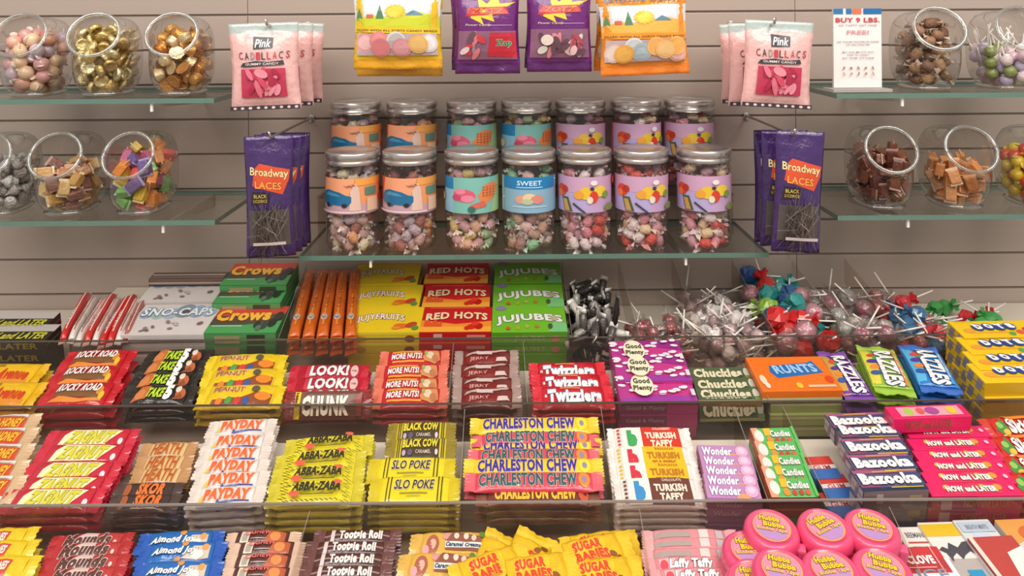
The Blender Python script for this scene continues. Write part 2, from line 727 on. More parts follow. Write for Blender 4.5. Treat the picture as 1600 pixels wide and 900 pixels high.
mb = MB()
prof = [(WY - 0.002, 0.02), (WY - 0.002, pz(WY, -0.120)), (0.80, pz(0.80, -0.120)), (0.80, 0.02)]
n = len(prof)
vs = [(-1.3, y, z) for y, z in prof] + [(1.3, y, z) for y, z in prof]
fs = [(0, 1, 2, 3), (7, 6, 5, 4)] + [(i, i + 4, (i + 1) % 4 + 4, (i + 1) % 4) for i in range(4)]
mb.add(vs, fs)
tag(mb.build('display_counter', [M('#d8cfc2', rough=0.5, scale=6)]), 'cream sloping display counter carrying the four rows of candy bins', 'counter')

divs = [                         # each divider: x at the lip, x at the back
    [(-0.428, -0.452), (0.105, 0.105), (0.228, 0.228), (0.345, 0.345), (0.476, 0.476), (0.607, 0.607), (0.722, 0.722)],
    [(-0.105, -0.109), (0.020, 0.016), (0.404, 0.405)],
    [(-0.0745, -0.0785), (0.130, 0.135), (0.3355, 0.3435), (0.4155, 0.4195)],
    [(-0.266, -0.270), (0.1575, 0.1625), (0.4705, 0.4905)],
]
bintag = ['rearmost row of clear bins, against the slatted wall', 'second row of clear bins down from the slatted wall',
          'third row of clear bins down from the slatted wall', 'lowest row of clear bins, cut off by the picture edge']
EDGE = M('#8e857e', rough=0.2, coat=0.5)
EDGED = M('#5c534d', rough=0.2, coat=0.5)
for r in range(4):
    root = empty('bin_tray')
    y0, y1 = LIPY[r], BACKY[r]
    tag(root, bintag[r], 'bin', 'clear candy bins')
    root.location = (0, y0, pz(y0, -0.118))
    inv = Matrix.Translation(-Vector(root.location))

    def loc(v):
        return inv @ Vector(v)
    # floor with a raised step behind the front pile
    ys = y0 + (0.113 if r == 0 else 0.100)
    dstep = -0.056 if r != 3 else -0.072
    pr = [(y0, pz(y0, -0.118)), (y0, pz(y0, -0.104)), (ys, pz(ys, -0.104)), (ys, pz(ys, dstep)), (y1, pz(y1, dstep)), (y1, pz(y1, -0.118))]
    m2 = MB()
    k = len(pr)
    m2.add([loc((-1.25, a, b)) for a, b in pr] + [loc((1.25, a, b)) for a, b in pr],
           [tuple(range(k)), tuple(range(2 * k - 1, k - 1, -1))] + [(i, i + k, (i + 1) % k + k, (i + 1) % k) for i in range(k)])
    if r == 0:                     # low floor at the sides, riser only under the stacked boxes
        m2 = MB()
        xs0, xs1 = -0.868, 0.108
        for (xa_, xb_, hi) in ((-1.25, xs0, False), (xs0, xs1, True), (xs1, 1.25, False)):
            q = pr if hi else [pr[0], pr[1], (y1, pz(y1, -0.104)), pr[5]]
            k = len(q)
            m2.add([loc((xa_, a, b)) for a, b in q] + [loc((xb_, a, b)) for a, b in q],
                   [tuple(range(k)), tuple(range(2 * k - 1, k - 1, -1))] + [(i, i + k, (i + 1) % k + k, (i + 1) % k) for i in range(k)])
    m2.build('tray_floor', [M('#d9cfc0', rough=0.45, scale=5)], root)
    m2 = MB()
    zt = pz(y0, 0.0)
    m2.box(loc((0, y0 - 0.002, zt - 0.054)), (2.5, 0.004, 0.108), 0)
    m2.build('front_panel', [ACRYL], root)
    m2 = MB()
    m2.box(loc((0, y0 - 0.002, zt + 0.0008)), (2.5, 0.0042, 0.0016), 0)
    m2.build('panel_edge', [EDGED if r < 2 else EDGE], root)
    for xf, xr in divs[r]:
        m2 = MB()
        ya, yb = y0 + 0.001, y1 - 0.004
        q = [(ya, pz(ya, -0.102)), (ya, pz(ya, -0.002)), (yb, pz(yb, -0.002)), (yb, pz(yb, dstep + 0.002))]
        m2.add([loc((xf + (xr - xf) * (a - ya) / (yb - ya) - 0.0006, a, b)) for a, b in q] + [loc((xf + (xr - xf) * (a - ya) / (yb - ya) + 0.0006, a, b)) for a, b in q],
               [(0, 1, 2, 3), (7, 6, 5, 4), (0, 4, 5, 1), (2, 6, 7, 3), (3, 7, 4, 0)])
        m2.add([loc((xf + (xr - xf) * (a - ya) / (yb - ya) - 0.0006, a, b)) for a, b in q] + [loc((xf + (xr - xf) * (a - ya) / (yb - ya) + 0.0006, a, b)) for a, b in q], [(1, 5, 6, 2)], 1)
        m2.build('divider', [DIVID, DEDGE], root)

# ------------------------------------------------------------------ glass shelves and brackets
SHZ = {'ul': 1.408, 'll': 1.181, 'c': 1.105}
shelfedge = M('#5f8073', rough=0.12, coat=0.6, vary=0.1)


def shelf(label, xa, xb, yf, ztop, th=0.009):
    root = empty('glass_shelf')
    root.location = ((xa + xb) / 2, WY, ztop - th)
    c = root.location
    w_, d = xb - xa, WY - 0.003 - yf
    m = MB()
    m.box((0, -0.003 - d / 2, th / 2), (w_, d, th))
    o = m.build('glass_pane', [SHELFG, shelfedge], root)
    for p in o.data.polygons:
        if abs(p.normal.z) < 0.5:
            p.material_index = 1
    tag(root, label, 'shelf', 'clear glass shelves')
    return root


shelf('clear glass shelf under the three upper jars beside pink candy bags, green edge', -1.35, -0.556, 1.46, SHZ['ul']).name = 'glass_shelf'
shelf('clear glass shelf carrying the jar of multicoloured blocks, green edge', -1.35, -0.556, 1.46, SHZ['ll'])
shelf('clear glass shelf carrying the white sale notice and two jars', 0.604, 1.35, 1.46, SHZ['ul'])
shelf('clear glass shelf carrying the jars of brown caramels', 0.604, 1.35, 1.46, SHZ['ll'])
shelf('long central glass shelf under the silver-lidded tubs', -0.407, 0.484, 1.487, SHZ['c'])
brk = M('#b5a79c', rough=0.4)
whitep = M('#f2f0ec', rough=0.3)


def bracket(px, py, ztop, yf, label):
    x = xof(px, py, yf)
    root = empty('shelf_bracket')
    z = ztop - 0.0095
    root.location = (x, WY, z)
    m = MB()
    d = WY - yf - 0.012
    m.add([(-0.002, 0, 0), (-0.002, 0, -0.026), (-0.002, -d, -0.008), (-0.002, -d, 0), (0.002, 0, 0), (0.002, 0, -0.026), (0.002, -d, -0.008), (0.002, -d, 0)],
          [(0, 1, 2, 3), (7, 6, 5, 4), (0, 4, 5, 1), (1, 5, 6, 2), (2, 6, 7, 3), (3, 7, 4, 0)])
    m.build('bracket_arm', [clear('bracket_clear', '#e8e2dc', base=0.05, gain=0.3, power=3, haze=0.25)], root)
    m = MB()
    m.box((0, -d - 0.003, -0.008), (0.005, 0.006, 0.0155), 0, 0.001)
    m.build('end_clip', [whitep], root)
    tag(root, label, 'bracket', 'shelf brackets')


bracket(234, 160, SHZ['ul'], 1.46, 'clear bracket with white clip under the shelf of gold foil candy jars')
bracket(252, 350, SHZ['ll'], 1.46, 'clear bracket with white clip under the jar of multicoloured blocks')
bracket(1413, 158, SHZ['ul'], 1.46, 'clear bracket with white clip under the shelf with the sale notice')
bracket(1422, 342, SHZ['ll'], 1.46, 'clear bracket with white clip under the dark brown caramel jar')
bracket(578, 405, SHZ['c'], 1.487, 'clear bracket with white clip under the car-label tubs')
bracket(1073, 403, SHZ['c'], 1.487, 'clear bracket with white clip under the lilac-label tubs')


# ------------------------------------------------------------------ candies
def packing(n, r, inside, zlo, zhi, rng, bx, by, tries=10, f=0.93, rim=None):
    pts = []
    for _ in range(n):
        best = None
        for _t in range(tries):
            x, y = rng.uniform(-bx, bx), rng.uniform(-by, by)
            if rim and rim(x, y):
                continue
            z = zlo
            ok = False
            while z < zhi:
                if inside(x, y, z):
                    hit = None
                    for q in pts:
                        dx, dy, dz = q[0] - x, q[1] - y, q[2] - z
                        if dx * dx + dy * dy + dz * dz < (2 * r * f) ** 2:
                            hit = q
                            break
                    if hit is None:
                        ok = True
                        break
                z += r * 0.16
            if ok and (best is None or z < best[2]):
                best = (x, y, z)
        if best:
            pts.append(best)
    return pts


def rnd_rot(rng):
    return (rng.uniform(0, 6.28), rng.uniform(0, 6.28), rng.uniform(0, 6.28))


_pm = {}


def piece_mesh(kind, cols, r):
    key = (kind, tuple(cols), r)
    if key in _pm:
        return _pm[key]
    m = MB()
    mats = []
    if kind == 'disc':
        prof = [(0.0001, -0.42), (0.6, -0.42), (0.92, -0.3), (1, 0), (0.92, 0.3), (0.7, 0.36), (0.62, 0.28), (0.0001, 0.3)]
        m.lathe([(a * r * 1.1, b * r * 1.1) for a, b in prof], 14)
        mats = [M(cols[0], rough=0.25, metal=0.75, bump=0.6, scale=240)]
    elif kind == 'cup':
        prof = [(0.0001, -0.5), (0.62, -0.5), (0.72, -0.4), (1.0, 0.42), (1.05, 0.5), (0.9, 0.46), (0.0001, 0.5)]
        vs, fs = [], []
        nn = 20
        for a, b in prof:
            for k in range(nn):
                g = 1 + (0.05 if k % 2 else -0.02) * (a > 0.3)
                vs.append((a * g * r * math.cos(2 * PI * k / nn), a * g * r * math.sin(2 * PI * k / nn), b * r))
        for i in range(len(prof) - 1):
            for k in range(nn):
                fs.append((i * nn + k, i * nn + (k + 1) % nn, (i + 1) * nn + (k + 1) % nn, (i + 1) * nn + k))
        m.add(vs, fs)
        mats = [M(cols[0], rough=0.28, metal=0.6, bump=0.5, scale=200)]
    elif kind == 'kiss':
        prof = [(0.0001, -0.7), (0.8, -0.7), (1.0, -0.45), (0.85, 0.0), (0.45, 0.4), (0.15, 0.8), (0.08, 1.1), (0.0001, 1.3)]
        m.lathe([(a * r, b * r) for a, b in prof], 12)
        mats = [M(cols[0], rough=0.4, metal=0.45, bump=1.0, scale=260)]
    elif kind == 'block':
        m.box((0, 0, 0), (1.75 * r, 1.35 * r, 1.1 * r), 0, 0.18 * r)
        for s in (-1, 1):
            m.box((s * r * 1.0, 0, 0.1 * r), (0.35 * r, 1.5 * r, 0.12 * r), 1, 0.02 * r)
        mats = [M(cols[0], rough=0.3, bump=0.5, scale=150, coat=0.4), M(cols[1] if len(cols) > 1 else cols[0], rough=0.3, coat=0.4)]
    elif kind == 'ball':
        m.blob((0, 0, 0), r, 0, 12, 8, (1, 1, 0.86), 0.12, 3)
        mats = [M(cols[0], rough=0.3, coat=0.5)]
        for s in (-1, 1):
            m.blob((s * r * 1.05, 0, 0), r * 0.45, 1, 7, 4, (0.8, 1.25, 0.25), 0.5, s)
        mats.append(M(cols[1] if len(cols) > 1 else cols[0], rough=0.3, coat=0.5))
    elif kind == 'taffy':
        pts = [(-0.55 * r, 0, 0), (-0.5 * r, 0, 0), (-0.3 * r, 0, 0), (0.3 * r, 0, 0), (0.5 * r, 0, 0), (0.55 * r, 0, 0)]
        m.tube([(a[0] * 1.25, 0, 0) for a in pts], [0.25 * r, 0.5 * r, 0.62 * r, 0.62 * r, 0.5 * r, 0.25 * r], 8, 0)
        for s in (-1, 1):                 # twisted fans of waxed paper
            nn = 9
            vs = [(s * 0.7 * r, 0, 0)]
            for k in range(nn):
                a = -1.0 + 2.0 * k / (nn - 1)
                vs.append((s * (0.66 + 0.72 * math.cos(a * 0.8)) * r, 0.95 * math.sin(a) * r, (0.2 if k % 2 else -0.2) * r))
            fs = [(0, i, i + 1) for i in range(1, nn)]
            m.add(vs, fs, 1)
            m.tube([(s * 0.66 * r, 0, 0), (s * 0.8 * r, 0, 0)], 0.16 * r, 6, 1)
        mats = [M(cols[0], rough=0.5, bump=0.8, scale=260, coat=0.1), M(cols[1] if len(cols) > 1 else cols[0], rough=0.5)]
    elif kind == 'pop':
        m.blob((0, 0, 0), r * 0.95, 0, 10, 7, (1, 1, 0.9), 0.15, 3)
        m.blob((0, 0, r * 0.7), r * 0.6, 1, 7, 4, (1, 1, 0.5), 0.5, 6)
        m.tube([(0, 0, r * 0.8), (0, 0, r * 4.2)], 0.0015, 6, 2)
        mats = [M(cols[0], rough=0.3, bump=0.5, scale=150, coat=0.4), M(cols[1], rough=0.35), M('#f1ece6', rough=0.6)]
    elif kind == 'stub':
        m.tube([(-1.5 * r, 0, 0), (-1.3 * r, 0, 0), (1.3 * r, 0, 0), (1.5 * r, 0, 0)], [0.2 * r, 0.5 * r, 0.5 * r, 0.2 * r], 8, 0)
        for s in (-1, 1):
            m.box((s * 1.7 * r, 0, 0), (0.5 * r, 1.0 * r, 0.08 * r), 1)
        mats = [M(cols[0], rough=0.22, bump=0.5, scale=200, coat=0.6), M(cols[1] if len(cols) > 1 else cols[0], rough=0.3, coat=0.3)]
    ob = m.build('candy_source', mats, None, kind not in ('block',))
    me = ob.data
    bpy.data.objects.remove(ob)
    _pm[key] = me
    return me


def scatter(pts, origin, kind, palettes, r, name, label, cat, group, rng, flat=False, rotz=0.0, tang=False):
    for p in pts:
        cols = rng.choice(palettes)
        o = bpy.data.objects.new(name, piece_mesh(kind, cols, r))
        link(o)
        q = Matrix.Rotation(rotz, 3, 'Z') @ Vector(p)
        o.location = Vector(origin) + q
        o.rotation_euler = (rng.uniform(-0.35, 0.35), rng.uniform(-0.3, 0.3), rng.uniform(0, 6.28)) if flat else rnd_rot(rng)
        if tang:
            a_ = math.atan2(q.y, q.x)
            m_ = Matrix.Rotation(rng.uniform(-1.3, 1.3), 3, Vector((math.cos(a_), math.sin(a_), 0))) @ Matrix.Rotation(a_ + PI / 2, 3, 'Z') @ Matrix.Rotation(rng.uniform(-0.5, 0.5), 3, 'X')
            o.rotation_euler = m_.to_euler()
        elif kind == 'pop':
            o.rotation_euler = (rng.uniform(-0.7, 0.7), rng.uniform(-0.5, 0.5), rng.uniform(0, 6.28))
        tag(o, label, cat, group)


# ------------------------------------------------------------------ big glass jars with tilted mouths
AX, AY, AZ = 0.0540, 0.073, 0.0765
TILT = math.radians(59)
AXIS = Vector((0, -math.sin(TILT), math.cos(TILT)))


def big_jar_proto():
    root = empty('glass_candy_jar')
    e1 = Vector((1, 0, 0))
    e2 = AXIS.cross(e1).normalized()
    nn = 44
    ex = 3.2

    def surf(th, ph, k=1.0):
        d = AXIS * math.cos(th) + (e1 * math.cos(ph) + e2 * math.sin(ph)) * math.sin(th)
        rr = (abs(d.x / AX) ** ex + abs(d.y / AY) ** ex + abs(d.z / AZ) ** ex) ** (-1 / ex)
        return d * rr * k
    rings = []
    th0 = math.radians(36)
    steps = 26
    for i in range(steps + 1):
        th = PI - 0.02 - (PI - 0.02 - th0) * i / steps
        rings.append([surf(th, 2 * PI * k / nn) for k in range(nn)])
    D, RR = 0.0800, 0.0455

    def circ(dd, rad):
        return [AXIS * dd + (e1 * math.cos(2 * PI * k / nn) + e2 * math.sin(2 * PI * k / nn)) * rad for k in range(nn)]
    base = circ(D - 0.004, RR + 0.002)
    rings[-1] = [a.lerp(b, 0.55) for a, b in zip(rings[-1], base)]
    rings[-2] = [a.lerp(b, 0.12) for a, b in zip(rings[-2], base)]
    rings.append(base)
    rings.append(circ(D, RR))
    up = Vector((0, 0, AZ))
    vs, fs = [], []
    for rg in rings:
        vs += [v + up for v in rg]
    for i in range(len(rings) - 1):
        for k in range(nn):
            fs.append((i * nn + k, i * nn + (k + 1) % nn, (i + 1) * nn + (k + 1) % nn, (i + 1) * nn + k))
    fs.append(tuple(range(nn - 1, -1, -1)))
    mesh('glass_bowl', vs, fs, JARGLASS, None, root, True)
    # thick rolled rim
    m = MB()
    nr = 10
    vs, fs = [], []
    for k in range(nn):
        a = 2 * PI * k / nn
        dr = e1 * math.cos(a) + e2 * math.sin(a)
        for j in range(nr):
            b = 2 * PI * j / nr
            vs.append(up + AXIS * (D + 0.003 + 0.0042 * math.sin(b)) + dr * (RR + 0.0036 * math.cos(b)))
    for k in range(nn):
        for j in range(nr):
            fs.append((k * nr + j, k * nr + (j + 1) % nr, ((k + 1) % nn) * nr + (j + 1) % nr, ((k + 1) % nn) * nr + j))
    m.add(vs, fs)
    m.build('rolled_rim', [RIMGLASS], root, True)
    # heavy glass foot
    m = MB()
    vs, fs = [], []
    for zz, k_ in ((0.0, 0.60), (0.0, 0.70), (0.006, 0.78), (0.008, 0.6)):
        for k in range(nn):
            a = 2 * PI * k / nn
            rr = (abs(math.cos(a)) ** ex + abs(math.sin(a)) ** ex) ** (-1 / ex)
            vs.append((AX * k_ * rr * math.cos(a), AY * k_ * rr * math.sin(a), zz + 0.0005))
    for i in range(3):
        for k in range(nn):
            fs.append((i * nn + k, i * nn + (k + 1) % nn, (i + 1) * nn + (k + 1) % nn, (i + 1) * nn + k))
    m.add(vs, fs)
    m.build('glass_foot', [RIMGLASS], root, True)
    return root


jar0 = big_jar_proto()
jar_used = [False]


def big_jar(px, shelfz, py, label, kind, pal, r, fill, cname, clabel, cat, rotz=0.0, seed=1, n=60, slope=0.0):
    Yc = 1.46 + 0.012 + AY
    x = xof(px, py, Yc)
    j = jar0 if not jar_used[0] else dup(jar0)
    jar_used[0] = True
    j.location = (x, Yc, shelfz + 0.0005)
    j.rotation_euler = (0, 0, rotz)
    tag(j, label, 'jar', 'glass candy jars')
    rng = random.Random(seed)
    ex = 3.0
    g = 1.0 + r * 0.4

    def inside(a, b, c):
        c = c - AZ
        return (abs(a / (AX - r * 0.95)) ** ex + abs(b / (AY - r * 0.95)) ** ex + abs(c / (AZ - r * 0.8 - 0.003)) ** ex) < 1 and c + AZ < fill + slope * b and (Vector((a, b, c)).dot(AXIS) < 0.066)
    pts = packing(n, r * 0.86, inside, r * 0.8, fill + 0.03, rng, AX - r, AY - r, tries=12)
    scatter(pts, j.location, kind, pal, r, cname, clabel, cat, clabel + ' pile', rng, rotz=rotz, tang=(kind == 'taffy'))


GOLD = [['#ead69a'], ['#dcc27c'], ['#f0e4b8'], ['#cfb070']]
COPPER = [['#d99a4e'], ['#e2ab62'], ['#c47f3a'], ['#ead0a0']]
SILV = [['#dbd8d6'], ['#c6c2c0'], ['#ecebe8']]
PAST = [['#e39a80', '#f0d4c6'], ['#e6c4a0', '#f3e2d0'], ['#e0a894', '#f2d8cc'], ['#d9a09c', '#f0d6d0'], ['#c9b4c0', '#ece0e4']]
BLK = [['#7fbf6a', '#b9dca8'], ['#e8645e', '#f0a09a'], ['#6f5a8f', '#a99ac4'], ['#df8a3f', '#f0b888'], ['#c56a8c', '#e0a5bb'], ['#d6b23a', '#ead58a']]
CARB = [['#9a7355', '#d6c3ae'], ['#7b5640', '#c4ac96'], ['#b08a64', '#e0d0bd']]
CARD = [['#6b3a26', '#b9988a'], ['#7d4730', '#c9aca0'], ['#5a2e20', '#a98a7c']]
CARL = [['#c98248', '#e3b98f'], ['#b56f3a', '#dcae85'], ['#d6935a', '#ecc8a2']]
BRN2 = [['#c99a55', '#eadcb0'], ['#b4774a', '#e0c090'], ['#dcb878', '#f0e4c0'], ['#8f5f55', '#cfae9f']]
YEL = [['#e4c22c', '#f2e28a'], ['#d64a34', '#f0c23a'], ['#e9cf3a', '#f6eb9e']]
WPOP = [['#d8b7c6', '#f0e4ea'], ['#c9b8dc', '#efe9f4'], ['#e7d2d6', '#f8f2f3'], ['#8d9a58', '#d4dbb0']]

big_jar(60, SHZ['ul'], 150, 'glass jar of peach and pink wrapped balls beside the gold disc jar', 'ball', PAST, 0.0145, 0.118, 'wrapped_ball_candy', 'peach and pink wrapped ball candy in the upper shelf jar', 'candy', rotz=0.12, seed=2, n=70)
big_jar(170, SHZ['ul'], 150, 'glass jar of pale gold foil discs on the upper glass shelf', 'disc', GOLD, 0.0125, 0.132, 'gold_foil_candy', 'pale gold foil disc candy in the upper shelf jar', 'candy', rotz=0.12, seed=3, n=110)
big_jar(286, SHZ['ul'], 150, 'glass jar of copper foil cups beside the hanging pink candy bags', 'cup', COPPER, 0.0135, 0.124, 'copper_foil_cup_candy', 'copper and gold foil cup candy in the upper shelf jar', 'candy', rotz=0.13, seed=4, n=85)
big_jar(8, SHZ['ll'], 335, 'glass jar of silver foil drops on the lower glass shelf', 'kiss', SILV, 0.0125, 0.115, 'silver_foil_drop_candy', 'silver foil drop candy in the lower shelf jar', 'candy', rotz=0.1, seed=5, n=85)
big_jar(114, SHZ['ll'], 335, 'glass jar of gold and brown wrapped blocks beside the multicoloured blocks', 'block', BRN2, 0.0145, 0.090, 'gold_wrapped_block_candy', 'gold and brown wrapped block candy in the lower shelf jar', 'candy', rotz=0.1, seed=6, n=50)
big_jar(226, SHZ['ll'], 335, 'glass jar of green, red, purple and orange blocks', 'block', BLK, 0.0155, 0.112, 'coloured_block_candy', 'green, red, purple or orange block candy in jar', 'candy', rotz=0.04, seed=7, n=55, slope=0.3)
big_jar(1444, SHZ['ul'], 138, 'glass jar of clear wrapped brown caramels beside the sale notice', 'taffy', CARB, 0.0165, 0.130, 'brown_wrapped_caramel', 'brown caramel in clear twisted wrapper beside the sale notice', 'candy', rotz=-0.1, seed=8, n=66)
big_jar(1568, SHZ['ul'], 138, 'glass jar of pink and white lollipops at the end of the upper shelf', 'pop', WPOP, 0.0130, 0.105, 'jar_lollipop', 'pale pink and white wrapped candy in the lollipop jar', 'candy', rotz=-0.1, seed=21, n=50)
big_jar(1372, SHZ['ll'], 320, 'glass jar of dark brown caramels on the lower glass shelf', 'block', CARD, 0.0135, 0.112, 'dark_caramel', 'dark brown wrapped caramel in the lower shelf jar', 'candy', rotz=-0.1, seed=10, n=75)
big_jar(1490, SHZ['ll'], 320, 'glass jar half full of light orange-brown caramels', 'block', CARL, 0.0145, 0.082, 'light_caramel', 'light orange-brown caramel in the half full jar', 'candy', rotz=-0.08, seed=11, n=48)
big_jar(1614, SHZ['ll'], 320, 'glass jar of bright yellow and red wrapped candies', 'ball', YEL, 0.0135, 0.105, 'yellow_wrapped_candy', 'yellow and red wrapped candy in the lower shelf jar', 'candy', rotz=-0.08, seed=12, n=70)


# lollipops -----------------------------------------------------------
def pop_proto(headcol, r, stick, wrapcol, swirl=None, film_=True):
    root = empty('wrapped_lollipop')
    m = MB()
    m.blob((0, 0, 0), r, 0, 12, 8, (1, 1, 1), 0.05, 2)
    m.blob((0, 0, 0), r * 1.03, 1, 12, 4, (1, 1, 0.16), 0.0, 2)
    m.build('candy_head', [M(headcol, rough=0.25, coat=0.6), M(swirl or headcol, rough=0.25, coat=0.6)], root, True)
    m = MB()
    m.tube([(0, 0, -r * 0.7), (0, 0, -r - stick)], 0.0017, 6)
    m.build('paper_stick', [M('#efe9e0', rough=0.6)], root, True)
    m = MB()
    nn = 12
    vs, fs = [(0, 0, -r * 0.95)], []
    for k in range(nn):
        a = 2 * PI * k / nn
        vs.append((math.cos(a) * r * 0.9, math.sin(a) * r * 0.9, -r * (1.9 if k % 2 else 1.55)))
    fs = [(0, i, i % nn + 1) for i in range(1, nn + 1)]
    m.add(vs, fs)
    if film_:
        m.blob((0, 0, 0), r * 1.14, 0, 9, 6, (1, 1, 1), 0.25, 5)
    m.build('twisted_wrapper', [CELLO if wrapcol is None else M(wrapcol, rough=0.25, coat=0.5)], root)
    root['_H'] = r
    return root


def aim(o, loc, direction, rng):
    z = -Vector(direction).normalized()
    o.matrix_world = Matrix.LocRotScale(Vector(loc), z.to_track_quat('Z', 'Y') @ Matrix.Rotation(rng.uniform(0, 6), 3, 'Z').to_quaternion(), None)


def pop_heap(px0, px1, row, protos, n, r, top, label, group, seed, back=0.21, y_in=0.03, crest=0.035, upish=0.35):
    rng = random.Random(seed)
    y0 = LIPY[row]
    xa, xb = xof(px0, 528, y0), xof(px1, 528, y0)
    used = set()
    cx, cy = (xa + xb) / 2, y0 + y_in + back / 2
    hw, hd = (xb - xa) / 2 - r, back / 2

    def inside(a, b, c):
        Y = cy + b
        base = pz(Y, -0.102) + r
        hill = pz(Y, top + crest * (1 - (a / hw) ** 2) * (0.6 + 0.4 * math.sin(b * 30 + seed)))
        return base < c < hill
    pts = packing(n, r * 0.95, inside, pz(y0, -0.08), pz(y0 + back, 0.12), rng, hw, hd, tries=5, f=0.9)
    for p in pts:
        k = rng.randrange(len(protos))
        if k not in used:
            o = protos[k][0]
            used.add(k)
        else:
            o = dup(protos[k][0])
        th = rng.uniform(0, 2 * PI)
        d = Vector((math.cos(th), math.sin(th) * 0.6 - 0.2, rng.uniform(-0.1, 1.2 * upish + 0.15)))
        aim(o, (cx + p[0], cy + p[1], p[2]), d, rng)
        tag(o, protos[k][1], 'lollipop', group)


# ------------------------------------------------------------------ silver lidded tubs
def tub_proto(label_shapes, r=0.0515, h=0.166):
    root = empty('candy_tub')
    m = MB()
    prof = [(0.0001, 0.003), (r * 0.8, 0.001), (r * 0.93, 0.003), (r * 0.99, 0.010), (r, 0.02), (r, h * 0.93), (r * 0.985, h * 0.965), (r * 0.94, h), (r * 0.94, h + 0.006)]
    m.lathe(prof, 40)
    m.build('clear_tub', [PET], root, True)
    m = MB()
    R2 = r * 1.035
    prof = [(R2 * 0.98, h + 0.000), (R2, h + 0.002), (R2, h + 0.006), (R2 * 0.975, h + 0.008), (R2 * 0.975, h + 0.010), (R2, h + 0.012), (R2, h + 0.021), (R2 * 0.97, h + 0.024), (R2 * 0.90, h + 0.0245), (R2 * 0.87, h + 0.0225), (0.0001, h + 0.0225)]
    m.lathe(prof, 40)
    m.build('metal_lid', [M('#cfcac6', rough=0.28, metal=0.85, vary=0.02)], root, True)
    span = math.radians(205)
    m = MB()
    z0, z1 = h * 0.45, h * 0.86
    nn = 36
    rr = r + 0.0006
    vs, fs = [], []
    for k in range(nn + 1):
        a = -PI / 2 - span / 2 + span * k / nn
        for z in (z0, z1):
            vs.append((rr * math.cos(a), rr * math.sin(a), z))
    for k in range(nn):
        fs.append((2 * k, 2 * k + 2, 2 * k + 3, 2 * k + 1))
    m.add(vs, fs)
    lab = m.build('paper_label', [M(label_shapes[0], rough=0.5)], root, True)

    def S(u, v, n):
        a = -PI / 2 - span / 2 + span * u
        q = rr + n
        return Vector((q * math.cos(a), q * math.sin(a), z0 + (z1 - z0) * v))
    art(label_shapes[1], S, lab, cuts=(30, 0))
    return root


CAR = ['#f0a06a', [P([(0, 0), (1, 0), (1, 0.28), (0, 0.22)], '#c9a3b0'), P([(0, 1), (0.22, 1), (0.16, 0.25), (0, 0.2)], '#d94848'), P([(0.16, 0.25), (0.5, 0.24), (0.6, 1), (0.22, 1)], '#f4a67c'),
                   P([(0.6, 0.8), (1, 0.8), (1, 1), (0.6, 1)], '#f3a850'), P([(0.54, 0.1), (0.66, 0.1), (0.64, 0.72), (0.60, 0.86), (0.55, 0.66)], '#e4c3b4'),
                   P([(0.18, 0.36), (0.20, 0.28), (0.26, 0.26), (0.28, 0.20), (0.33, 0.20), (0.36, 0.26), (0.46, 0.25), (0.49, 0.20), (0.53, 0.25), (0.56, 0.34), (0.56, 0.50), (0.50, 0.54), (0.44, 0.62), (0.30, 0.68), (0.22, 0.62), (0.18, 0.50)], '#1f6f9c'),
                   P([(0.24, 0.52), (0.30, 0.62), (0.40, 0.58), (0.45, 0.50)], '#4f94b8'), E(0.29, 0.25, 0.03, 0.06, '#2b2b33'), E(0.49, 0.25, 0.03, 0.06, '#2b2b33'),
                   Rr(0.70, 0.52, 0.84, 0.74, '#5d8c78'), Rr(0.72, 0.06, 0.86, 0.45, '#e9c4a4'), T('hop in', 0.55, 0.80, 0.10, 0.10, '#3b3b3b', rot=0.5), E(0.92, 0.4, 0.04, 0.1, '#c9473f'),
                   Rr(0.05, 0.04, 0.7, 0.09, '#e8d3d6')]]
CONE = ['#86c3c9', [Rr(0.0, 0.0, 0.34, 1, '#8fc3de'), Rr(0.05, 0.66, 0.34, 1.0, '#1785c0'), P([(0.34, 0), (1, 0), (1, 1), (0.34, 1)], '#7fc0b5'), P([(0.75, 0), (1, 0), (1, 1), (0.85, 1)], '#a3c98c'),
                    P([(0.66, 0.20), (0.80, 0.40), (0.86, 0.78), (0.78, 0.86), (0.68, 0.80), (0.64, 0.62), (0.60, 0.5)], '#e58a4e'),
                    E(0.46, 0.50, 0.12, 0.18, '#d9607c'), E(0.42, 0.62, 0.06, 0.08, '#ea88a0'), E(0.50, 0.42, 0.07, 0.10, '#ea88a0'), E(0.38, 0.44, 0.05, 0.08, '#c54a68'), P([(0.54, 0.12), (0.70, 0.20), (0.66, 0.36), (0.52, 0.24)], '#d96a58'), E(0.54, 0.12, 0.04, 0.09, '#3b6f68'),
                    E(0.14, 0.42, 0.06, 0.12, '#e3bda0')] + [E(0.66 + 0.035 * i, 0.50 + 0.08 * j, 0.009, 0.02, '#b5482c') for i in range(5) for j in range(4)]]
FACT = ['#7fb6cf', [Rr(0.0, 0.0, 1, 1, '#8ab4cc'), Rr(0.18, 0.66, 0.82, 1.0, '#1482bd'), T('SWEET', 0.5, 0.84, 0.26, 0.13, '#eef6fa'), Rr(0.36, 0.71, 0.64, 0.73, '#d5ecf6'), Rr(0.12, 0.0, 0.17, 1.0, '#bfe0ea'), E(0.42, 0.38, 0.07, 0.12, '#dca58c'), E(0.50, 0.43, 0.07, 0.13, '#e6cfa4'), E(0.58, 0.38, 0.07, 0.12, '#d98e80'), E(0.48, 0.32, 0.06, 0.08, '#b7c6a0'), Rr(0.32, 0.17, 0.68, 0.19, '#d6eaf2'), E(0.98, 0.45, 0.08, 0.2, '#d6607c')]]
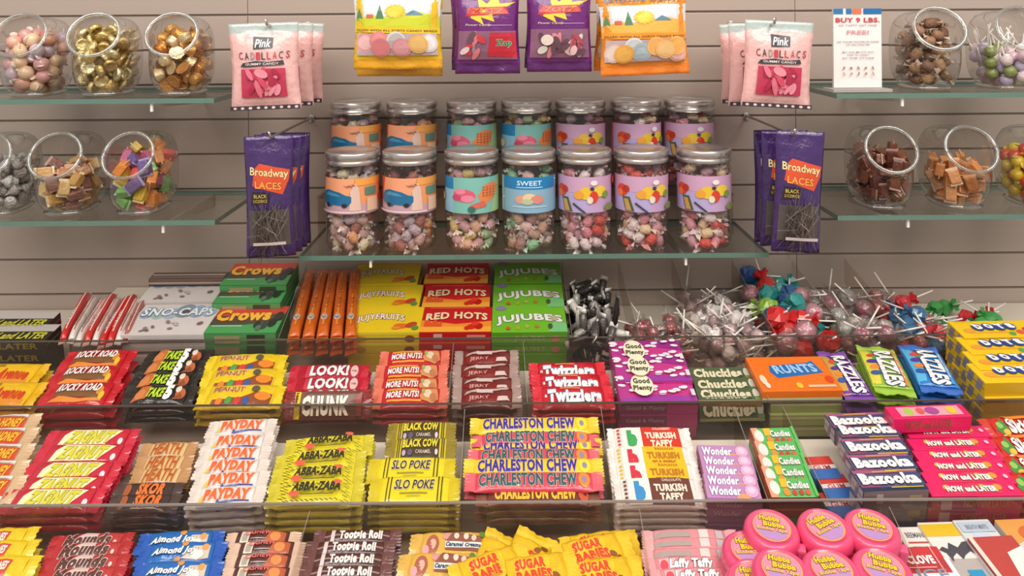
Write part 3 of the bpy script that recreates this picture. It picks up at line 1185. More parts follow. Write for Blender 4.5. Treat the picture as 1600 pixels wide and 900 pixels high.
CARN = ['#c3a4c9', [Rr(0.0, 0.0, 0.55, 0.6, '#b8aad8'), P([(0, 0), (0.08, 0), (0.08, 1), (0, 1)], '#cf5f7c'), P([(0.08, 0.6), (0.8, 0.5), (0.9, 1), (0.08, 1)], '#cda4c4'), P([(0.28, 0.02), (0.38, 0.02), (0.33, 0.42), (0.24, 0.42)], '#4b5d3c'), P([(0.29, 0.04), (0.35, 0.04), (0.31, 0.36), (0.26, 0.36)], '#c79b54'),
                    E(0.24, 0.60, 0.07, 0.17, '#dd4a2c'), E(0.21, 0.52, 0.04, 0.10, '#e88040'), E(0.29, 0.64, 0.04, 0.10, '#b8331f'), E(0.52, 0.55, 0.07, 0.18, '#e8c23a'), E(0.67, 0.60, 0.07, 0.16, '#edcc44'), E(0.45, 0.50, 0.05, 0.12, '#e8a23a'), E(0.60, 0.45, 0.045, 0.16, '#d8402c'), E(0.56, 0.36, 0.03, 0.10, '#e8e0c8'), E(0.73, 0.50, 0.04, 0.10, '#7c9a4a'), P([(0.38, 0.25), (0.40, 0.28), (0.52, 0.02), (0.50, 0.0)], '#3f3d46'), E(0.60, 0.84, 0.035, 0.07, '#efe8e4'), E(0.58, 0.68, 0.02, 0.05, '#3a3348'), E(0.90, 0.86, 0.05, 0.12, '#d8402c'), E(0.78, 0.14, 0.07, 0.10, '#7f8a4c')]]
TYPES = {'car': CAR, 'cone': CONE, 'fact': FACT, 'carn': CARN}
tubp = {}
MIX = {
    'car': [['#d8b9b2', '#f0e2e0'], ['#c9a49e', '#ecdcda'], ['#e6a878', '#f4e6de'], ['#c8b6c0', '#eae4ea'], ['#dcd2b4', '#f0eadc'], ['#a86a60', '#d9c3be']],
    'cone': [['#e3b69a', '#f0ddd0'], ['#e6cf86', '#f4eac8'], ['#cfa0a4', '#ecd8da'], ['#a8c69a', '#dfe9d8'], ['#dcb0b8', '#f2e2e6']],
    'fact': [['#8cc79a', '#d2e8d6'], ['#d8b8b4', '#efe0de'], ['#c2a28e', '#e4d6cc'], ['#e2d0cc', '#f4ecea'], ['#b28a84', '#dccac6']],
    'carn': [['#dc8f9c', '#f0d0d6'], ['#e6a8b4', '#f6dfe4'], ['#d9574e', '#efb0a8'], ['#e8cfa8', '#f4e8d6'], ['#c99aa8', '#ead4dc'], ['#efe0e0', '#f8f2f2']],
}
tubspec = [(546, 'car', -0.06, 'first'), (637, 'car', 0.05, 'second'), (736, 'cone', -0.1, 'a'), (827, 'fact', 0.0, 'b'), (916, 'carn', -0.12, 'x'), (1006, 'carn', 0.02, 'y'), (1106, 'carn', -0.18, 'z')]
tubback = [(552, 'car', 0.0), (641, 'car', -0.05), (736, 'cone', -0.3), (823, 'cone', 0.1), (909, 'carn', 0.0), (997, 'carn', 0.25), (1082, 'carn', -0.15)]
fl = ['front tub with blue car label at the end of the shelf', 'front tub with blue car label beside the waffle cone label tub', 'front tub with turquoise label showing a waffle cone', 'front tub with light blue label and dark blue banner', 'front tub with lilac carnival label beside the light blue label tub', 'front tub with lilac carnival label, middle of the three', 'front tub with lilac carnival label at the shelf end, standing apart']
bl = ['raised back tub with blue car label behind the end tub', 'raised back tub with blue car label beside the turquoise ones', 'raised back tub with turquoise label and dark blue square', 'raised back tub with turquoise label showing an orange cone', 'raised back tub with lilac label beside the orange cone tub', 'raised back tub with lilac label, middle of three', 'raised back tub with lilac label at the shelf end']
TY = 1.487 + 0.006 + 0.0555
TYB = TY + 0.1125
RIS = 0.085
m = MB()
xa, xb = xof(505, 250, TYB), xof(1135, 250, TYB)
m.box(((xa + xb) / 2, TYB, SHZ['c'] + 0.0005 + RIS - 0.002), (xb - xa, 0.108, 0.004))
for xx in (xa + 0.003, (xa + xb) / 2, xb - 0.003):
    m.box((xx, TYB, SHZ['c'] + 0.0008 + (RIS - 0.004) / 2), (0.004, 0.105, RIS - 0.0045))
tag(m.build('display_riser', [clear('riser_acrylic', '#efebe8', base=0.02, gain=0.15, power=4)]), 'clear plastic riser lifting the back row of silver-lidded tubs', 'riser')
for rowi, (spec, Y, zb, labs) in enumerate(((tubspec, TY, SHZ['c'] + 0.0006, fl), (tubback, TYB, SHZ['c'] + RIS + 0.001, bl))):
    for i, s in enumerate(spec):
        px, k, rz = s[0], s[1], s[2]
        if k not in tubp:
            tubp[k] = tub_proto(TYPES[k])
            t = tubp[k]
        else:
            t = dup(tubp[k])
        x = xof(px, 320 if rowi == 0 else 220, Y - 0.03)
        t.location = (x, Y, zb)
        t.rotation_euler = (0, 0, rz)
        tag(t, labs[i], 'tub', 'candy tubs on the centre shelf')
        rng = random.Random(100 + i + rowi * 10)
        r = 0.0125

        def inside(a, b, c, zt=0.155):
            return math.hypot(a, b) < 0.0505 - r * 0.98 and r * 0.7 < c < zt

        if rowi == 0:
            pts = packing(74, r * 0.86, inside, r * 0.7, 0.156, rng, 0.041, 0.041, tries=9, f=0.9, rim=lambda a, b: math.hypot(a, b) < 0.018 or b > 0.030)
            kind = 'taffy'
            nm = {'car': 'mixed_wrapped_taffy', 'cone': 'ice_cream_taffy', 'fact': 'green_white_taffy', 'carn': 'pink_wrapped_taffy'}[k]
            lb = {0: 'wrapped taffy in the end tub with blue car label', 1: 'wrapped taffy in the second blue car label tub', 2: 'yellow and pink wrapped taffy in the waffle cone tub', 3: 'green and white wrapped taffy in the light blue label tub', 4: 'pink wrapped taffy in the first lilac label tub', 5: 'pink wrapped taffy in the middle lilac label tub', 6: 'red and pink wrapped taffy in the end lilac tub'}[i]
            scatter(pts, t.location, kind, MIX[k], r * 1.27, nm, lb, 'candy', lb + ' fill', rng, tang=True)
        else:
            pts = packing(80, r * 0.9, inside, r * 0.7, 0.158, rng, 0.041, 0.041, tries=4, rim=lambda a, b: math.hypot(a, b) < 0.022 or b > 0.02)
            mm = MB()
            pal = MIX[k]
            for p in pts:
                c = rng.randrange(len(pal))
                mm.blob(p, r * 0.85, c, 7, 5, (1.1, 0.9, 0.8), 0.4, rng.random() * 9)
                if p[2] > 0.08:
                    mm.blob((p[0] + rng.uniform(-1, 1) * r, p[1] + rng.uniform(-1, 1) * r * 0.6, p[2]), r * 0.5, c, 6, 4, (0.9, 0.3, 0.9), 0.6, rng.random() * 9)
            o = mm.build('taffy_pieces', [M(q[0], rough=0.35, bump=0.4, scale=200, coat=0.3) for q in pal])
            o.location = t.location
            tag(o, 'wrapped taffy filling the %s' % labs[i].replace(' at the shelf end', '').replace('raised ', ''), 'candy', kind='stuff')

# ------------------------------------------------------------------ sale notice
root = empty('sign_holder')
Ys = 1.50
a, b = at(1303, 140, Ys), at(1377, 16, Ys)
cx = (a.x + b.x) / 2
root.location = (cx, Ys, SHZ['ul'] + 0.0005)
wS, hS = b.x - a.x, b.z - SHZ['ul'] - 0.004
m = MB()
m.box((0, 0.002, 0.003), (wS + 0.02, 0.05, 0.006), 0, 0.001)
m.box((0, 0.003, 0.006 + hS / 2), (wS + 0.003, 0.002, hS), 0)
m.build('clear_stand', [clear('sign_acrylic', '#f4f1ee', base=0.12, gain=0.3, power=3, haze=0.35)], root)
m = MB()
m.box((0, 0.0008, 0.007 + hS / 2), (wS, 0.0012, hS), 0)
pp = m.build('printed_card', [M('#efe9e6', rough=0.5)], root)
sh = [Rr(0.0, 0.93, 0.2, 1.0, '#2c78b0'), Rr(0.26, 0.93, 0.38, 1.0, '#2c78b0'), Rr(0.39, 0.93, 0.58, 1.0, '#e2764f'), Rr(0.62, 0.93, 1.0, 1.0, '#1f6fae'),
      T('BUY 9 LBS.', 0.5, 0.855, 0.92, 0.062, '#c8434a', bold=0.03), T('OF TAFFY GET ONE', 0.5, 0.79, 0.8, 0.022, '#a9a2a4'), T('FREE!', 0.5, 0.70, 0.46, 0.05, '#dc9aa4', bold=0.02),
      T('OF YOUR FAVORITE KIND', 0.5, 0.58, 0.88, 0.018, '#7b7f96'), T('OF SALTWATER', 0.5, 0.545, 0.5, 0.018, '#7b7f96'), T('MIX AND MATCH ANY', 0.5, 0.45, 0.66, 0.018, '#8b86a2'), T('KIND OF CANDY', 0.5, 0.415, 0.45, 0.018, '#8b86a2'), T('IN THE STORE', 0.5, 0.375, 0.66, 0.018, '#7b7f96')]
for j in range(2):
    for i in range(5):
        sh.append(E(0.2 + 0.15 * i, 0.25 - 0.07 * j, 0.03, 0.016, R.choice(['#c9a08c', '#b98a7a', '#d0b49a', '#a98f84']), rot=R.uniform(-1, 1)))
art(sh, lambda u, v, n: Vector(((u - 0.5) * wS, -n, 0.007 + v * hS)), pp)
tag(root, 'white sale notice reading BUY 9 LBS. in a clear stand', 'sign')


# ------------------------------------------------------------------ hanging bags and hooks
def hook(x, z, ytip, label):
    m = MB()
    m.tube([(x, WY - 0.002, z), (x, ytip + 0.01, z), (x, ytip + 0.003, z + 0.003), (x, ytip, z + 0.012)], 0.0028, 8, 0)
    m.box((x, WY - 0.002, z - 0.002), (0.010, 0.004, 0.016), 0, 0.001)
    tag(m.build('peg_hook', [M('#c9c5c0', rough=0.25, metal=0.8)], None, True), label, 'hook', 'metal peg hooks')


def hang(proto, first, pxc, ytop_px, Y, rz=0.0, ry=0.0, label='', cat='candy bag', group=''):
    o = proto if first else dup(proto)
    top = at(pxc, ytop_px, Y)
    o.location = (top.x, Y, top.z - proto['_H'])
    o.rotation_euler = (0, ry, rz)
    tag(o, label, cat, group)
    return o


def blobs(x0, x1, y0, y1, n, cols, rx, ry, seed, rot=True):
    g = random.Random(seed)
    out = []
    for _ in range(n):
        out.append(E(g.uniform(x0 + rx, x1 - rx), g.uniform(y0 + ry, y1 - ry), rx * g.uniform(0.6, 1.1), ry * g.uniform(0.6, 1.1), g.choice(cols), g.uniform(0, 3) if rot else 0))
    return out


pinkW, pinkH = 0.127, 0.160
pink_sh = [P([(0.36, 0.70), (0.64, 0.71), (0.65, 0.83), (0.36, 0.85)], '#3a3a3c'), T('Pink', 0.50, 0.77, 0.24, 0.095, '#f4eef0', italic=0.25, bold=0.02)]
for ch, u, cc in zip('CADILLACS', [0.17, 0.26, 0.35, 0.43, 0.51, 0.59, 0.68, 0.77, 0.87], ['#8a3a44', '#3b3b3e', '#8f8a90', '#c03c4a', '#3b3b3e', '#b04a50', '#c03c4a', '#3b3b3e', '#a83c46']):
    pink_sh.append(T(ch, u, 0.625 + 0.02 * abs(u - 0.5), 0.06, 0.085, cc, bold=0.01, rot=(0.5 - u) * 0.3))
pink_sh += [P([(0.16, 0.505), (0.82, 0.52), (0.80, 0.57), (0.60, 0.555), (0.40, 0.57), (0.20, 0.55)], '#3f3d40'), T('GUMMY CANDY', 0.49, 0.535, 0.5, 0.028, '#e8dcdc'),
            Rr(0.17, 0.15, 0.83, 0.48, '#c23a58')] + blobs(0.18, 0.82, 0.16, 0.47, 26, ['#d8506a', '#e2788c', '#b02e4c', '#ea94a4', '#a82844'], 0.10, 0.045, 5) + \
    [Rr(0.0, 0.005, 1.0, 0.055, '#3a3538')] + [E(0.07 + 0.11 * i, 0.03, 0.025, 0.014, '#e9c9cb') for i in range(9)]
pp = pouch('candy_bag', pinkW, pinkH, 0.03, '#eab8b4', pink_sh, hdr=0.11, foot=0.06, hdrcol='#b9c6c2', footcol='#e8b6b4')
pinks = [(416, 36, 1.45, 0.06, -0.03, 'pink gummy candy bag hanging at the front of the hook over purple lace packs'), (438, 36, 1.52, 0.03, 0.0, 'pink gummy candy bag second on the hook, above purple lace packs'), (455, 36, 1.59, 0.0, 0.02, 'pink gummy candy bag third on hook, its edge showing brownish-pink')]
for i, s in enumerate(pinks):
    hang(pp, i == 0, s[0], s[1], s[2], s[3], s[4], s[5], group='pink gummy bags beside the car-label tubs')
pinks2 = [(1210, 33, 1.45, 0.0, 0.06, 'pink gummy candy bag, slightly tilted, frontmost beside the sale notice shelf'), (1188, 36, 1.52, 0.04, 0.0, 'pink gummy candy bag second on the hook near the sale notice'), (1175, 37, 1.59, 0.0, -0.02, 'pink gummy candy bag third on hook near the sale notice')]
for i, s in enumerate(pinks2):
    hang(pp, False, s[0], s[1], s[2], s[3], s[4], s[5], group='pink gummy bags beside the sale notice')

lw, lh = 0.088, 0.222
lace_sh = [P([(0.22, 0.74), (0.32, 0.78), (0.95, 0.72), (0.93, 0.64), (0.80, 0.52), (0.16, 0.60)], '#d9522e'), T('Broadway', 0.52, 0.695, 0.80, 0.085, '#efe0a0', outline='#5a3a20', bold=0.015, ow=0.02, rot=-0.04), T('LACES', 0.50, 0.60, 0.56, 0.06, '#f0a04a', outline='#a23420', rot=-0.04, bold=0.03),
           P([(0.12, 0.44), (0.50, 0.46), (0.54, 0.54), (0.16, 0.55)], '#2c2420'), T('BLACK', 0.33, 0.515, 0.28, 0.03, '#dfbf5a'), T('LICORICE', 0.33, 0.475, 0.3, 0.025, '#dfbf5a'),
           Rr(0.08, 0.10, 0.92, 0.40, '#57504c')] + blobs(0.0, 1.0, 0.11, 0.39, 90, ['#3c3533', '#6a605b', '#7c726c', '#4a4340', '#8f857e'], 0.22, 0.0045, 8, True) + [Rr(0.20, 0.125, 0.86, 0.15, '#c9bfc0')]
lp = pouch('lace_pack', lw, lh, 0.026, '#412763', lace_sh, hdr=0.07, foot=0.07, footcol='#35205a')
laces = [(423, 212, 1.44, 0.1, -0.02, 'purple licorice lace pack at the front of its hook beside the car tubs'), (434, 210, 1.48, 0.05, 0.0, 'purple licorice lace pack second on the hook beside the car tubs'), (443, 208, 1.525, 0.05, 0.01, 'purple licorice lace pack third on the hook beside the car tubs'), (450, 207, 1.57, 0.0, 0.0, 'purple licorice lace pack fourth on the hook beside the car tubs')]
for i, s in enumerate(laces):
    hang(lp, i == 0, s[0], s[1], s[2], s[3], s[4], s[5], 'candy pack', 'purple lace packs beside the car tubs')
laces2 = [(1241, 205, 1.44, -0.05, 0.05, 'purple licorice lace pack at the front of its hook beside the caramel jars'), (1222, 203, 1.50, 0.0, 0.02, 'purple licorice lace pack second on the hook beside the caramel jars'), (1212, 203, 1.56, 0.0, 0.0, 'purple licorice lace pack third on the hook beside the caramel jars')]
for i, s in enumerate(laces2):
    hang(lp, False, s[0], s[1], s[2], s[3], s[4], s[5], 'candy pack', 'purple lace packs beside the caramel jars')

for (px, py, Y, lab) in ((416, 40, 1.428, 'metal hook through the pink gummy bags above the car tubs'), (1211, 38, 1.428, 'metal hook through the pink gummy bags beside the sale notice'), (421, 216, 1.418, 'metal hook through the purple lace packs beside car tubs'), (1243, 212, 1.418, 'metal hook through the purple lace packs beside the caramel jars')):
    p = at(px, py, Y)
    hook(p.x, p.z, Y, lab)


def disc_row(seed):
    spec = [(0.12, 0.31, '#e6a0a6', '#efc0c0'), (0.30, 0.34, '#e58f92', '#ec9c9a'), (0.50, 0.36, '#d9d6d4', '#c3bebc'), (0.90, 0.30, '#dcd4d4', '#eee8e8'), (0.32, 0.24, '#e08a90', '#e2888c'), (0.56, 0.23, '#df9aa2', '#e6a8ae'), (0.75, 0.29, '#eebc6a', '#efc47c')] if seed == 3 else \
        [(0.10, 0.26, '#e2c8c0', '#ead6cc'), (0.36, 0.36, '#dfe2e4', '#cdd2d6'), (0.45, 0.27, '#b4c6cc', '#a9bcc4'), (0.25, 0.24, '#efb04a', '#f0b95c'), (0.62, 0.33, '#f0bc74', '#efb264'), (0.90, 0.25, '#e3a79c', '#e6b0a4'), (0.88, 0.36, '#f0b868', '#eeae58'), (0.72, 0.29, '#f0bf78', '#efc486')]
    out = []
    for u, v, a, b in spec:
        u = min(0.86, max(0.14, u))
        v = min(0.33, max(0.25, v))
        out += [E(u, v, 0.112, 0.108, a), E(u, v, 0.088, 0.084, b)]
    return out


def sunbag(main, dark, hill, ribbon, seed):
    s = [P([(0.0, 0.47), (1, 0.47), (1, 0.80), (0, 0.80)], '#d9dde0'), P([(0, 0.47), (1, 0.47), (1, 0.60), (0.75, 0.66), (0.45, 0.60), (0.2, 0.62), (0, 0.57)], hill),
         P([(0.02, 0.58), (0.06, 0.70), (0.10, 0.58)], '#5d8c5c'), P([(0.26, 0.58), (0.31, 0.74), (0.36, 0.58)], '#4e7f58'), P([(0.60, 0.62), (0.70, 0.68), (0.82, 0.62)], '#5f87a0'), Rr(0.15, 0.59, 0.23, 0.63, '#cf6650')]
    rays = []
    for k in range(28):
        a = 2 * PI * k / 28
        q = 1.0 if k % 2 else 0.8
        rays.append((0.49 + 0.13 * q * math.cos(a), 0.665 + 0.085 * q * math.sin(a)))
    s += [P(rays, '#eebc22'), E(0.49, 0.665, 0.085, 0.056, '#f3c934')]
    s += [P([(0, 0.43), (1, 0.40), (1, 0.47), (0, 0.50)], ribbon), T('FILLED WITH ALL SORTS CANDY BEADS', 0.5, 0.445, 0.95, 0.022, '#5a4a28', rot=-0.02),
          Rr(0.04, 0.16, 0.96, 0.41, '#c7b0b4')] + disc_row(seed) + [T('SATELLITE WAFERS', 0.5, 0.87, 0.9, 0.06, '#3c6f9c', bold=0.02)]
    return s


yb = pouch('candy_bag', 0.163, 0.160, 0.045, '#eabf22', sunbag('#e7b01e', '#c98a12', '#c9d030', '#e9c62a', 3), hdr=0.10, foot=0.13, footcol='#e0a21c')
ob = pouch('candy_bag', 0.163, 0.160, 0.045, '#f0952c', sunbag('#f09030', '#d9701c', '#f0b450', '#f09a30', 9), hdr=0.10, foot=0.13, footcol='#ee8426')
zig = [P([(0.25, 0.62), (0.45, 0.55), (0.40, 0.63), (0.62, 0.58), (0.58, 0.66), (0.95, 0.80), (0.70, 0.78), (0.66, 0.9), (0.5, 0.78), (0.35, 0.86), (0.38, 0.74), (0.2, 0.72)], '#e9c832'), P([(0.15, 0.64), (0.85, 0.67), (0.80, 0.75), (0.22, 0.74)], '#c42c34'), T('ZOTZ', 0.5, 0.70, 0.52, 0.06, '#e8752c', outline='#8c1820', italic=0.2, bold=0.03),
       T('Power Candy', 0.36, 0.545, 0.42, 0.03, '#d9d4b0', italic=0.3), Rr(0.52, 0.54, 0.9, 0.546, '#b9a9c0'), Rr(0.04, 0.16, 0.96, 0.48, '#8c5f78')]
v1 = zig + [P([(0.50, 0.20), (0.96, 0.18), (0.96, 0.46), (0.55, 0.46)], '#c22c3c'), T('Zap', 0.76, 0.34, 0.25, 0.09, '#2f7a4c', outline='#e8ecd8', bold=0.03)] + blobs(0.05, 0.5, 0.17, 0.47, 12, ['#c8404c', '#e0c8cc', '#6a4a58', '#d87c84', '#9a8a90'], 0.08, 0.04, 4)
v2 = zig + blobs(0.05, 0.95, 0.17, 0.47, 24, ['#c8606c', '#e8c8cc', '#6a4a58', '#e08c94', '#d8d4c8', '#b04c58'], 0.10, 0.045, 14) + [E(0.3, 0.36, 0.1, 0.06, '#e8d8cc')]
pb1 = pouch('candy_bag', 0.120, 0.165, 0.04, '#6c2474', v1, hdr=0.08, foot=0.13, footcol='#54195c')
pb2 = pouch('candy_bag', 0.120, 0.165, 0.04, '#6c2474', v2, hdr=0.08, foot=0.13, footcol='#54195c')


def hang_bottom(proto, first, pxc, pyb, Y, rz, ry, label, group):
    o = proto if first else dup(proto)
    b_ = at(pxc, pyb, Y)
    o.location = (b_.x, Y, b_.z)
    o.rotation_euler = (0, ry, rz)
    tag(o, label, 'candy bag', group)
    return b_


G = 'large candy bags hanging over the tubs'
q1 = hang_bottom(yb, True, 622, 108, 1.44, 0.0, 0.0, 'yellow candy bag with a smiling-sun meadow picture, front of its hook'.replace('smiling-sun', 'sun and'), G)
hang_bottom(yb, False, 625, 119, 1.50, 0.05, 0.01, 'yellow candy bag hanging just behind the sun-picture yellow bag', G)
q2 = hang_bottom(pb1, True, 762, 115, 1.45, 0.0, 0.0, 'purple candy bag with a red packet in its window, beside yellow bag', G)
hang_bottom(pb1, False, 755, 108, 1.51, 0.04, -0.02, 'purple candy bag behind the one with the red packet window', G)
q3 = hang_bottom(pb2, True, 874, 112, 1.45, 0.0, 0.0, 'purple candy bag with pink candies in its window, beside orange bag', G)
hang_bottom(pb2, False, 868, 107, 1.51, 0.06, 0.03, 'purple candy bag behind the one with pink candies showing', G)
q4 = hang_bottom(ob, True, 1008, 117, 1.44, 0.02, -0.035, 'orange candy bag with a sun picture, front of its hook', G)
hang_bottom(ob, False, 994, 112, 1.50, 0.0, 0.03, 'orange candy bag hanging just behind the sun-picture orange bag', G)
for q, yy, hh, lab in ((q1, 1.425, 0.150, 'metal hook holding the yellow sun-picture candy bags'), (q2, 1.43, 0.157, 'metal hook holding the purple bags beside the yellow bags'), (q3, 1.43, 0.157, 'metal hook holding the purple bags beside the orange bags'), (q4, 1.425, 0.150, 'metal hook holding the orange sun-picture candy bags')):
    hook(q.x, q.z + hh, yy, lab)

#@@BINS
# ------------------------------------------------------------------ ROW 1 (against the wall)
def box_row(xs, ys, colr, art_f, front_f, desc, group, H=0.022, W=0.0885, dz=-0.008, name='candy_box', side=None, dzs=None, where='acrylic lip', fl=2):
    lines = [(xa, y, xb, y - 0.0072 * (xb - xa)) for (xa, xb), y in zip(xs, ys)]
    return column(lambda L: carton(name, L * 0.985, W, H, colr, art_f, front_f, side), lines, desc, 'candy box', group, dz=dz, front_layers=fl, dzs=dzs)


ROW[0] = 0
# black and yellow taffy bars in the corner bin
nl_sh = [Rr(0, 0.55, 1, 1, '#b9b3ad'), T('NOW and LATER', 0.5, 0.28, 0.9, 0.42, '#c9c63a', outline='#3a3a18', italic=0.2, bold=0.03)]
column(lambda L: carton('taffy_bar', L, 0.052, 0.024, '#2c2722', nl_sh, [T('and LATER', 0.5, 0.5, 0.8, 0.5, '#a39a2e', bold=0.03)]), [(-40, 500, 86, 499), (-40, 520, 84, 519)], 'black taffy bar with yellow-green lettering', 'candy bar', 'black taffy bars in the corner bin')

# red and white straw packs standing on edge
sp = [(94, 526, 139, 446, 0), (107, 526, 152, 452, 1), (120, 526, 166, 458, 1), (133, 526, 178, 450, 0), (146, 526, 186, 456, 1), (159, 526, 200, 457, 0), (170, 526, 209, 452, 0), (182, 526, 218, 455, 1), (193, 526, 226, 458, 2)]
protos = {}
for i, (x0, y0_, x1, y1_, k) in enumerate(sp):
    if k not in protos:
        c = ['#cf2b26', '#d8d0c8', '#b3685c'][k]
        L = plen((x0, y0_, x1, y1_), 0.0)
        protos[k] = bar('straw_pack', L * 0.98, 0.0120, 0.030, c, [Rr(0.1, 0.3, 0.9, 0.45, ['#e8dfd8', '#c9423a', '#e0d0c8'][k]), T('STRAWS', 0.35, 0.6, 0.35, 0.45, ['#f0e6e0', '#8a9a90', '#c23a32'][k])], ends=['#e2b9ae', '#cfc6be', '#c9a79c'][k], endlen=0.01)
        t = protos[k]
    else:
        t = dup(protos[k])
    put(t, x0, y0_, x1, y1_, dz=0.0)
    tag(t, '%s straw pack on edge, %s counted from the corner bin' % (['red', 'white and grey', 'dull pink'][k], ORD[i]), 'candy pack', 'straw packs standing on edge')
    t = dup(protos[k], keep=('wrapper', 'crimped_end'))
    put(t, x0, y0_, x1, y1_, dz=-0.030, jit=0.001)
    tag(t, '%s straw pack beneath the %s one from the corner bin' % (['red', 'white and grey', 'dull pink'][k], ORD[i]), 'candy pack', 'straw packs standing on edge')

sno = [Rr(0, 0, 1, 1, '#d4ccc9'), E(0.12, 0.72, 0.10, 0.2, '#8ea6b8'), E(0.27, 0.68, 0.09, 0.18, '#9db8b4'), E(0.42, 0.68, 0.09, 0.18, '#a3b4c2'), E(0.58, 0.76, 0.13, 0.22, '#8296a4'), E(0.74, 0.74, 0.10, 0.2, '#8fa8c0'), E(0.89, 0.74, 0.09, 0.18, '#9eb4c6'),
       E(0.58, 0.74, 0.06, 0.11, '#5f5450'), T('SNO-CAPS', 0.5, 0.72, 0.9, 0.26, '#e6eaee', outline='#56708a', bold=0.03)] + blobs(0.05, 0.95, 0.05, 0.42, 9, ['#7c6a62', '#a9b09a', '#8c7c78', '#c2b8ae'], 0.03, 0.05, 4)
column(lambda L: carton('candy_box', L, 0.108, 0.020, '#d2cac6', sno, [Rr(0, 0.2, 1, 0.4, '#7a6a60')]), [(232, 452, 348, 450), (205, 500, 338, 498)], 'white candy box with pale blue bubble lettering', 'candy box', 'white boxes beside the straw packs', dz=-0.006)
# dark backs of the boxes against the wall
for i, (yy, cc) in enumerate(((437, '#4a3a34'), (431, '#6b564c'))):
    o = carton('candy_box', 0.155, 0.03, 0.014, cc, [Rr(0.02, 0.5, 0.98, 0.66, '#b9aaa0'), Rr(0.02, 0.15, 0.98, 0.3, '#8c7a70')], [Rr(0, 0.3, 1, 0.5, '#b8a89c')])
    put(o, 240, yy, 350, yy - 1, dz=-0.002 + i * 0.015)
    tag(o, ['flat brown box between white boxes and the wall', 'brown box lying on the flat brown box by the wall'][i], 'candy box', 'brown boxes by the wall')

crow = [P([(0, 0.62), (1, 0.72), (1, 1), (0, 1)], '#cf4038'), P([(0, 0.30), (0.5, 0.30), (1, 0.45), (1, 0.72), (0, 0.62)], '#4c4a3c'), P([(0, 0), (1, 0), (1, 0.45), (0.5, 0.3), (0, 0.3)], '#4a9c57'),
        T('Crows', 0.42, 0.66, 0.78, 0.42, '#f0b93e', outline='#a8341e', bold=0.05, rot=0.03), Rr(0.05, 0.24, 0.48, 0.27, '#c2cfc0'), E(0.68, 0.30, 0.05, 0.13, '#2c3330'), E(0.78, 0.26, 0.05, 0.13, '#39453c'), E(0.88, 0.36, 0.06, 0.16, '#252a28'), E(0.93, 0.6, 0.06, 0.16, '#332c28'), E(0.72, 0.17, 0.04, 0.1, '#55705c')]
box_row([(362, 462), (345, 454), (330, 444)], [420, 451, 500], '#3f8c4e', crow, [Rr(0.02, 0.55, 1, 1, '#5a9c5c'), Rr(0.15, 0.1, 0.5, 0.8, '#a59a70'), Rr(0.6, 0.1, 0.85, 0.9, '#3c4a34')], 'green candy box with red top band', 'green and red boxes at the wall', W=0.094, dz=-0.006, dzs=[0.026, 0.012, 0], fl=2)

# orange stick packs
bo = [0, 1, 2, 3, 4]
proto = None
for i in bo:
    x0, x1 = 457 + i * 22.5, 484 + i * 17.5
    if proto is None:
        L = plen((x0, 531, x1, 418), 0.004)
        proto = bar('orange_stick_pack', L, 0.0220, 0.022, '#c8611f', [Rr(0.1, 0.45, 0.92, 0.6, '#e58a34'), E(0.22, 0.55, 0.05, 0.32, '#b9b0a8'), E(0.22, 0.55, 0.035, 0.2, '#6c7480'), T('CANDY STICKS', 0.6, 0.5, 0.5, 0.3, '#b04a14')], ends='#d06524', wr=0.0022)
        t = proto
    else:
        t = dup(proto)
    put(t, x0, 526 if i % 2 else 525, x1, [420, 432, 428, 416, 424][i], dz=0.004)
    tag(t, 'long orange stick pack leaning to the wall, %s counted from the green boxes' % ORD[i], 'candy pack', 'orange stick packs')
    c = dup(proto, keep=('wrapper', 'crimped_end'))
    put(c, x0, 524, x1, 430, dz=0.003, layer=1, jit=0.001)
    tag(c, 'orange stick pack lying underneath, %s counted from the green boxes' % ORD[i], 'candy pack', 'orange stick packs')

juj = [T('JUJYFRUITS', 0.42, 0.52, 0.66, 0.30, '#efe2d8', outline='#6a2c20', bold=0.03, ow=0.05, rot=0.05, arc=0.35), E(0.72, 0.22, 0.10, 0.10, '#d86a28', 0.3), E(0.86, 0.26, 0.07, 0.12, '#b8442c', -0.4), E(0.92, 0.14, 0.05, 0.09, '#5f8a3a'), E(0.66, 0.14, 0.06, 0.06, '#e0852c'), E(0.05, 0.12, 0.02, 0.06, '#6a8a4a')]
juf = [Rr(0, 0.75, 1, 1, '#e8cf3a'), E(0.2, 0.4, 0.08, 0.25, '#c9902c'), E(0.86, 0.4, 0.07, 0.3, '#8c4a2c')]
box_row([(554, 661), (552, 660), (549, 659)], [421, 459, 499], '#ddbf22', juj, juf, 'yellow candy box with arched white lettering', 'yellow boxes at the wall', fl=3)
red = [P([(0, 0), (1, 0), (1, 0.42), (0.5, 0.30), (0, 0.46)], '#e88a2c'), P([(0, 0), (1, 0), (1, 0.2), (0, 0.2)], '#eda53c'), P([(0.1, 0.92), (0.9, 0.92), (0.9, 0.95), (0.1, 0.95)], '#d86a50'), T('RED HOTS', 0.5, 0.60, 0.88, 0.28, '#e9d3a8', outline='#8c1c12', bold=0.04, arc=0.25),
       P([(0.05, 0.35), (0.1, 0.5), (0.15, 0.32), (0.2, 0.48), (0.26, 0.3), (0.3, 0.42), (0.3, 0.2), (0.05, 0.2)], '#d8542a'), E(0.72, 0.18, 0.06, 0.10, '#cc2a20'), E(0.82, 0.2, 0.06, 0.12, '#b81c18'), E(0.77, 0.29, 0.05, 0.09, '#d83a2a'), E(0.66, 0.12, 0.04, 0.07, '#c82a20')]
